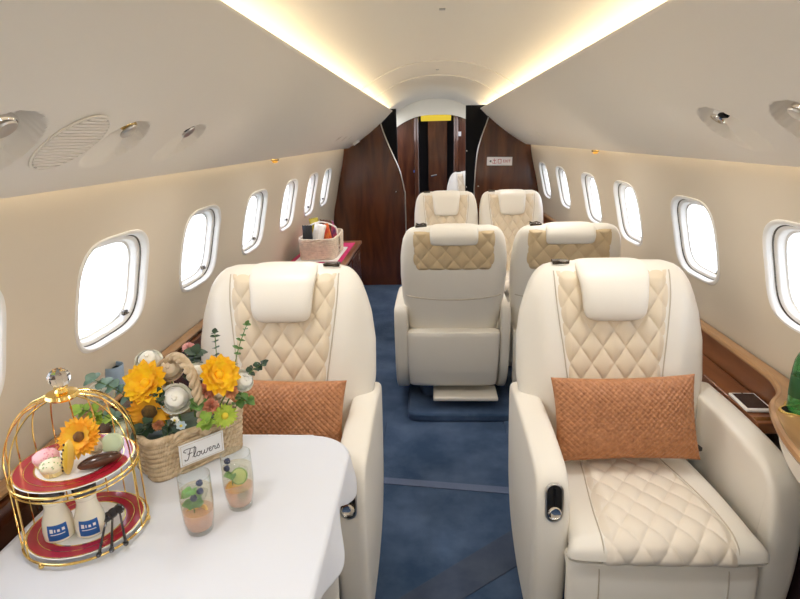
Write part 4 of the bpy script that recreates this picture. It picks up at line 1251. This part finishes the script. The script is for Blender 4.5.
rose('rose', 'pale pink cream rosette beside the chocolate eclair', 'rosette', (UX+.040,UY+.018,PZU+.030), (.1,-.7,.6), .019, M['creamp'], None, group='sweets on the upper tier')

# ------------------------------------------------------------------ drinks
def sheet_glass(name): return clear(name, (.96,.98,.98,1), ior=1.42)
M['glass'] = sheet_glass('drinking_glass')
def liquid(name, c, k=.30):
    m = bpy.data.materials.new(name); m.use_nodes = True
    nt = m.node_tree; nt.nodes.clear()
    t = nt.nodes.new('ShaderNodeBsdfTransparent'); t.inputs[0].default_value = c
    d = nt.nodes.new('ShaderNodeBsdfDiffuse'); d.inputs[0].default_value = c
    mx = nt.nodes.new('ShaderNodeMixShader'); mx.inputs[0].default_value = k; o = nt.nodes.new('ShaderNodeOutputMaterial')
    nt.links.new(t.outputs[0], mx.inputs[1]); nt.links.new(d.outputs[0], mx.inputs[2]); nt.links.new(mx.outputs[0], o.inputs[0]); return m
M['peachdrink'] = liquid('peach_drink', (.96,.76,.66,1), .42)
M['ice'] = clear('ice', (.93,.96,.95,1)); M['cleardrink'] = liquid('pale_drink', (.98,.93,.84,1), .07)
M['blue'] = mat('blueberry_skin',(.035,.045,.10,1),.55); M['mint'] = pmat('mint_leaf',(.10,.26,.05,1),(.17,.38,.08,1))
M['rind'] = mat('citrus_rind',(.85,.42,.04,1),.45); M['pulp'] = mat('citrus_pulp',(.92,.66,.12,1),.35,col2=(.88,.50,.10,1),vscale=90); M['limerind'] = mat('lime_rind',(.18,.34,.04,1),.45); M['limepulp'] = mat('lime_pulp',(.50,.60,.20,1),.35)
def glass(loc, label):
    t = thing('tumbler', label, 'glass', loc, group='tall drink glasses on the white table')
    h = .142; po = [(.001,0),(.026,0),(.0285,.003),(.034,.035),(.0365,.075),(.0355,h)]; pi_ = [(.0345,h),(.0353,.075),(.0328,.035),(.0275,.012),(.001,.010)]
    MB().lathe(po+pi_,40).build('glass_wall', M['glass'], t)
    MB().lathe([(.001,.0105),(.0268,.0125),(.0322,.036),(.0335,.055),(.001,.055)],40).build('drink', M['peachdrink'], t)
    MB().lathe([(.001,.0555),(.0336,.0555),(.0347,.078),(.0343,.108),(.001,.108)],40).build('drink_top', M['cleardrink'], t)
    for k, (dx, dy, dz) in enumerate(((.008,.010,.088),(-.010,.008,.098))):
        ic = MB().box((-.011,-.011,-.011),(.011,.011,.011)).build('ice_cube', M['ice'], t, bevel=.003, loc=(dx,dy,dz)); ic.rotation_euler = (.4+k,.5,.3+k)
    MB().tube([(.035*cos(2*pi*i/40),.035*sin(2*pi*i/40),h) for i in range(40)], .0010, 6, True).build('rim', M['glass'], t)
    MB().lathe([(.001,.0005),(.026,.0005),(.0262,.002),(.001,.009)],32).build('glass_base', M['glass'], t)
    return t
G1 = Vector((-.582,1.104,TT)); G2 = Vector((-.518,1.196,TT))
glass(G1, 'tall tumbler of peach drink with blueberries on top, nearer the viewer')
glass(G2, 'tall tumbler of peach drink with a lime wedge, beside the flower basket')
def berry(p, label):
    t = thing('blueberry', label, 'blueberry', p, group='blueberries in the drinks', rot=(radians(-30),radians(20),0))
    MB().ell((0,0,0),(.0078,.0078,.0070),16,12).build('berry', M['blue'], t)
    MB().lathe([(.0012,.0068),(.0030,.0066),(.0036,.0078),(.0016,.0072)],10).build('crown', M['blue'], t)
berry(G1+Vector((.014,-.006,.126)), 'blueberry topmost in the nearer tumbler')
berry(G1+Vector((.016,-.012,.109)), 'blueberry under the top one in the nearer tumbler')
berry(G1+Vector((.004,-.022,.098)), 'smallest looking blueberry low in the nearer tumbler')
berry(G2+Vector((-.018,-.008,.126)), 'blueberry topmost at the left in the tumbler by the basket')
berry(G2+Vector((-.019,-.014,.110)), 'blueberry under the other one in the tumbler by the basket')
def mint(p, label, d, L=.032, w=.014, n=4):
    t = thing('mint_sprig', label, 'mint', p, group='mint in the drinks')
    mb = MB()
    for i in range(n):
        a = 2*pi*i/n+d
        leafm(mb, (0,0,.004*i), (cos(a),sin(a)*.8-.2,.35-.3*(i % 2)), (0,-.4,1), L*random.uniform(.8,1.0), w)
    mb.build('leaves', M['mint'], t, sharp=80)
    MB().tube([(0,0,-.02),(0,0,.016)], .0012, 5).build('stem', M['stem'], t)
mint(G1+Vector((-.006,-.010,.094)), 'mint sprig at the top of the nearer tumbler', .3, .026, .013, 5)
mint(G1+Vector((-.002,-.014,.070)), 'mint sprig deeper in the nearer tumbler', 1.0, .025, .013, 5)
mint(G2+Vector((-.012,-.006,.080)), 'mint sprig at the left in the tumbler by the basket', .4, .022, .011, 4)
def slice_(p, rot, r, label, rind, pulp, half=False, cat='citrus slice'):
    t = thing('citrus_slice', label, cat, p, group='citrus slices in the drinks', rot=rot)
    n = 28; A = pi if half else 2*pi
    pts = [(r*cos(A*i/n), r*sin(A*i/n)) for i in range(n+1 if half else n)]
    q = [(x*.86, y*.86) for x, y in pts]
    MB().prism(pts, -.0022, .0022).build('rind', rind, t); MB().prism(q, -.0026, .0026).build('pulp', pulp, t)
slice_(G1+Vector((-.010,-.006,.042)), (radians(65),radians(35),radians(10)), .019, 'yellow orange citrus slice low in the nearer tumbler', M['rind'], M['pulp'])
slice_(G1+Vector((.010,.003,.046)), (radians(70),radians(-40),radians(-20)), .017, 'yellow citrus slice at the right in the nearer tumbler', M['pulp'], M['pulp'])
slice_(G2+Vector((-.010,-.006,.052)), (radians(65),radians(40),radians(10)), .019, 'orange citrus slice in the tumbler by the basket', M['rind'], M['pulp'])
slice_(G2+Vector((.008,-.010,.088)), (radians(60),radians(-5),0), .020, 'lime slice high in the tumbler by the basket', M['limerind'], M['limepulp'])
slice_(G2+Vector((.010,-.008,.038)), (radians(60),radians(-25),0), .015, 'lime slice low in the tumbler by the basket', M['limerind'], M['limerind'])

# ------------------------------------------------------------------ light
w = bpy.data.worlds.new('sky'); sc.world = w; w.use_nodes = True
nt = w.node_tree; bg = nt.nodes['Background']
tc = nt.nodes.new('ShaderNodeTexCoord'); sx = nt.nodes.new('ShaderNodeSeparateXYZ'); rp = nt.nodes.new('ShaderNodeValToRGB')
mr = nt.nodes.new('ShaderNodeMapRange'); mr.inputs['From Min'].default_value = -1; mr.inputs['From Max'].default_value = 1
nt.links.new(tc.outputs['Generated'], sx.inputs[0]); nt.links.new(sx.outputs['Z'], mr.inputs['Value']); nt.links.new(mr.outputs[0], rp.inputs['Fac'])
el = rp.color_ramp.elements
el[0].position = .30; el[0].color = (.78,.86,.92,1); el[1].position = .62; el[1].color = (.74,.78,.92,1)
e = el.new(.5); e.color = (.95,.97,1,1)
nt.links.new(rp.outputs['Color'], bg.inputs['Color']); bg.inputs['Strength'].default_value = 3.0

def lamp(name, label, loc, rot, size, power, col, spread=160, sy=None):
    l = bpy.data.lights.new(name, 'AREA'); l.energy = power; l.color = col; l.size = size; l.spread = radians(spread)
    if sy: l.shape = 'RECTANGLE'; l.size_y = sy
    o = bpy.data.objects.new(name, l); COL.objects.link(o); o.location = loc; o.rotation_euler = rot
    return tag(o, label, 'light')
# soft fill lights added along both overhead panels, without any fixtures
for k, y in enumerate((-1.2,-.2,.8,1.9,3.0,4.1,5.2)):
    for s in (-1, 1):
        x, z, nx, nz = psu_pt(s, .62)
        lamp('overhead_fill', 'near-neutral fill light added under the overhead panel', (s*(x+nx*.015), y, z+nz*.015), (0, s*radians(20), 0), .10, 1.7, (1,.97,.94))

# ------------------------------------------------------------------ camera
F = 577.0
rt = Vector((0.99830255,0.05328265,-0.02351553)); up = Vector((0.00813461,0.27224102,0.96219471)); bk_ = rt.cross(up)
cd = bpy.data.cameras.new('camera'); cam = bpy.data.objects.new('camera', cd); COL.objects.link(cam)
mw = Matrix((rt, up, bk_)).transposed().to_4x4(); mw.translation = Vector((-.045,0,1.58))
cam.matrix_world = mw
cd.sensor_fit = 'HORIZONTAL'; cd.sensor_width = 36; cd.lens = 36*F/800; cd.clip_start = .02
sc.camera = cam
vs = sc.view_settings
vs.view_transform = 'Standard'; vs.look = 'None'; vs.exposure = 0.66; vs.gamma = 1; vs.use_curve_mapping = False
sc.cycles.max_bounces = 10; sc.cycles.transparent_max_bounces = 16; sc.cycles.diffuse_bounces = 6
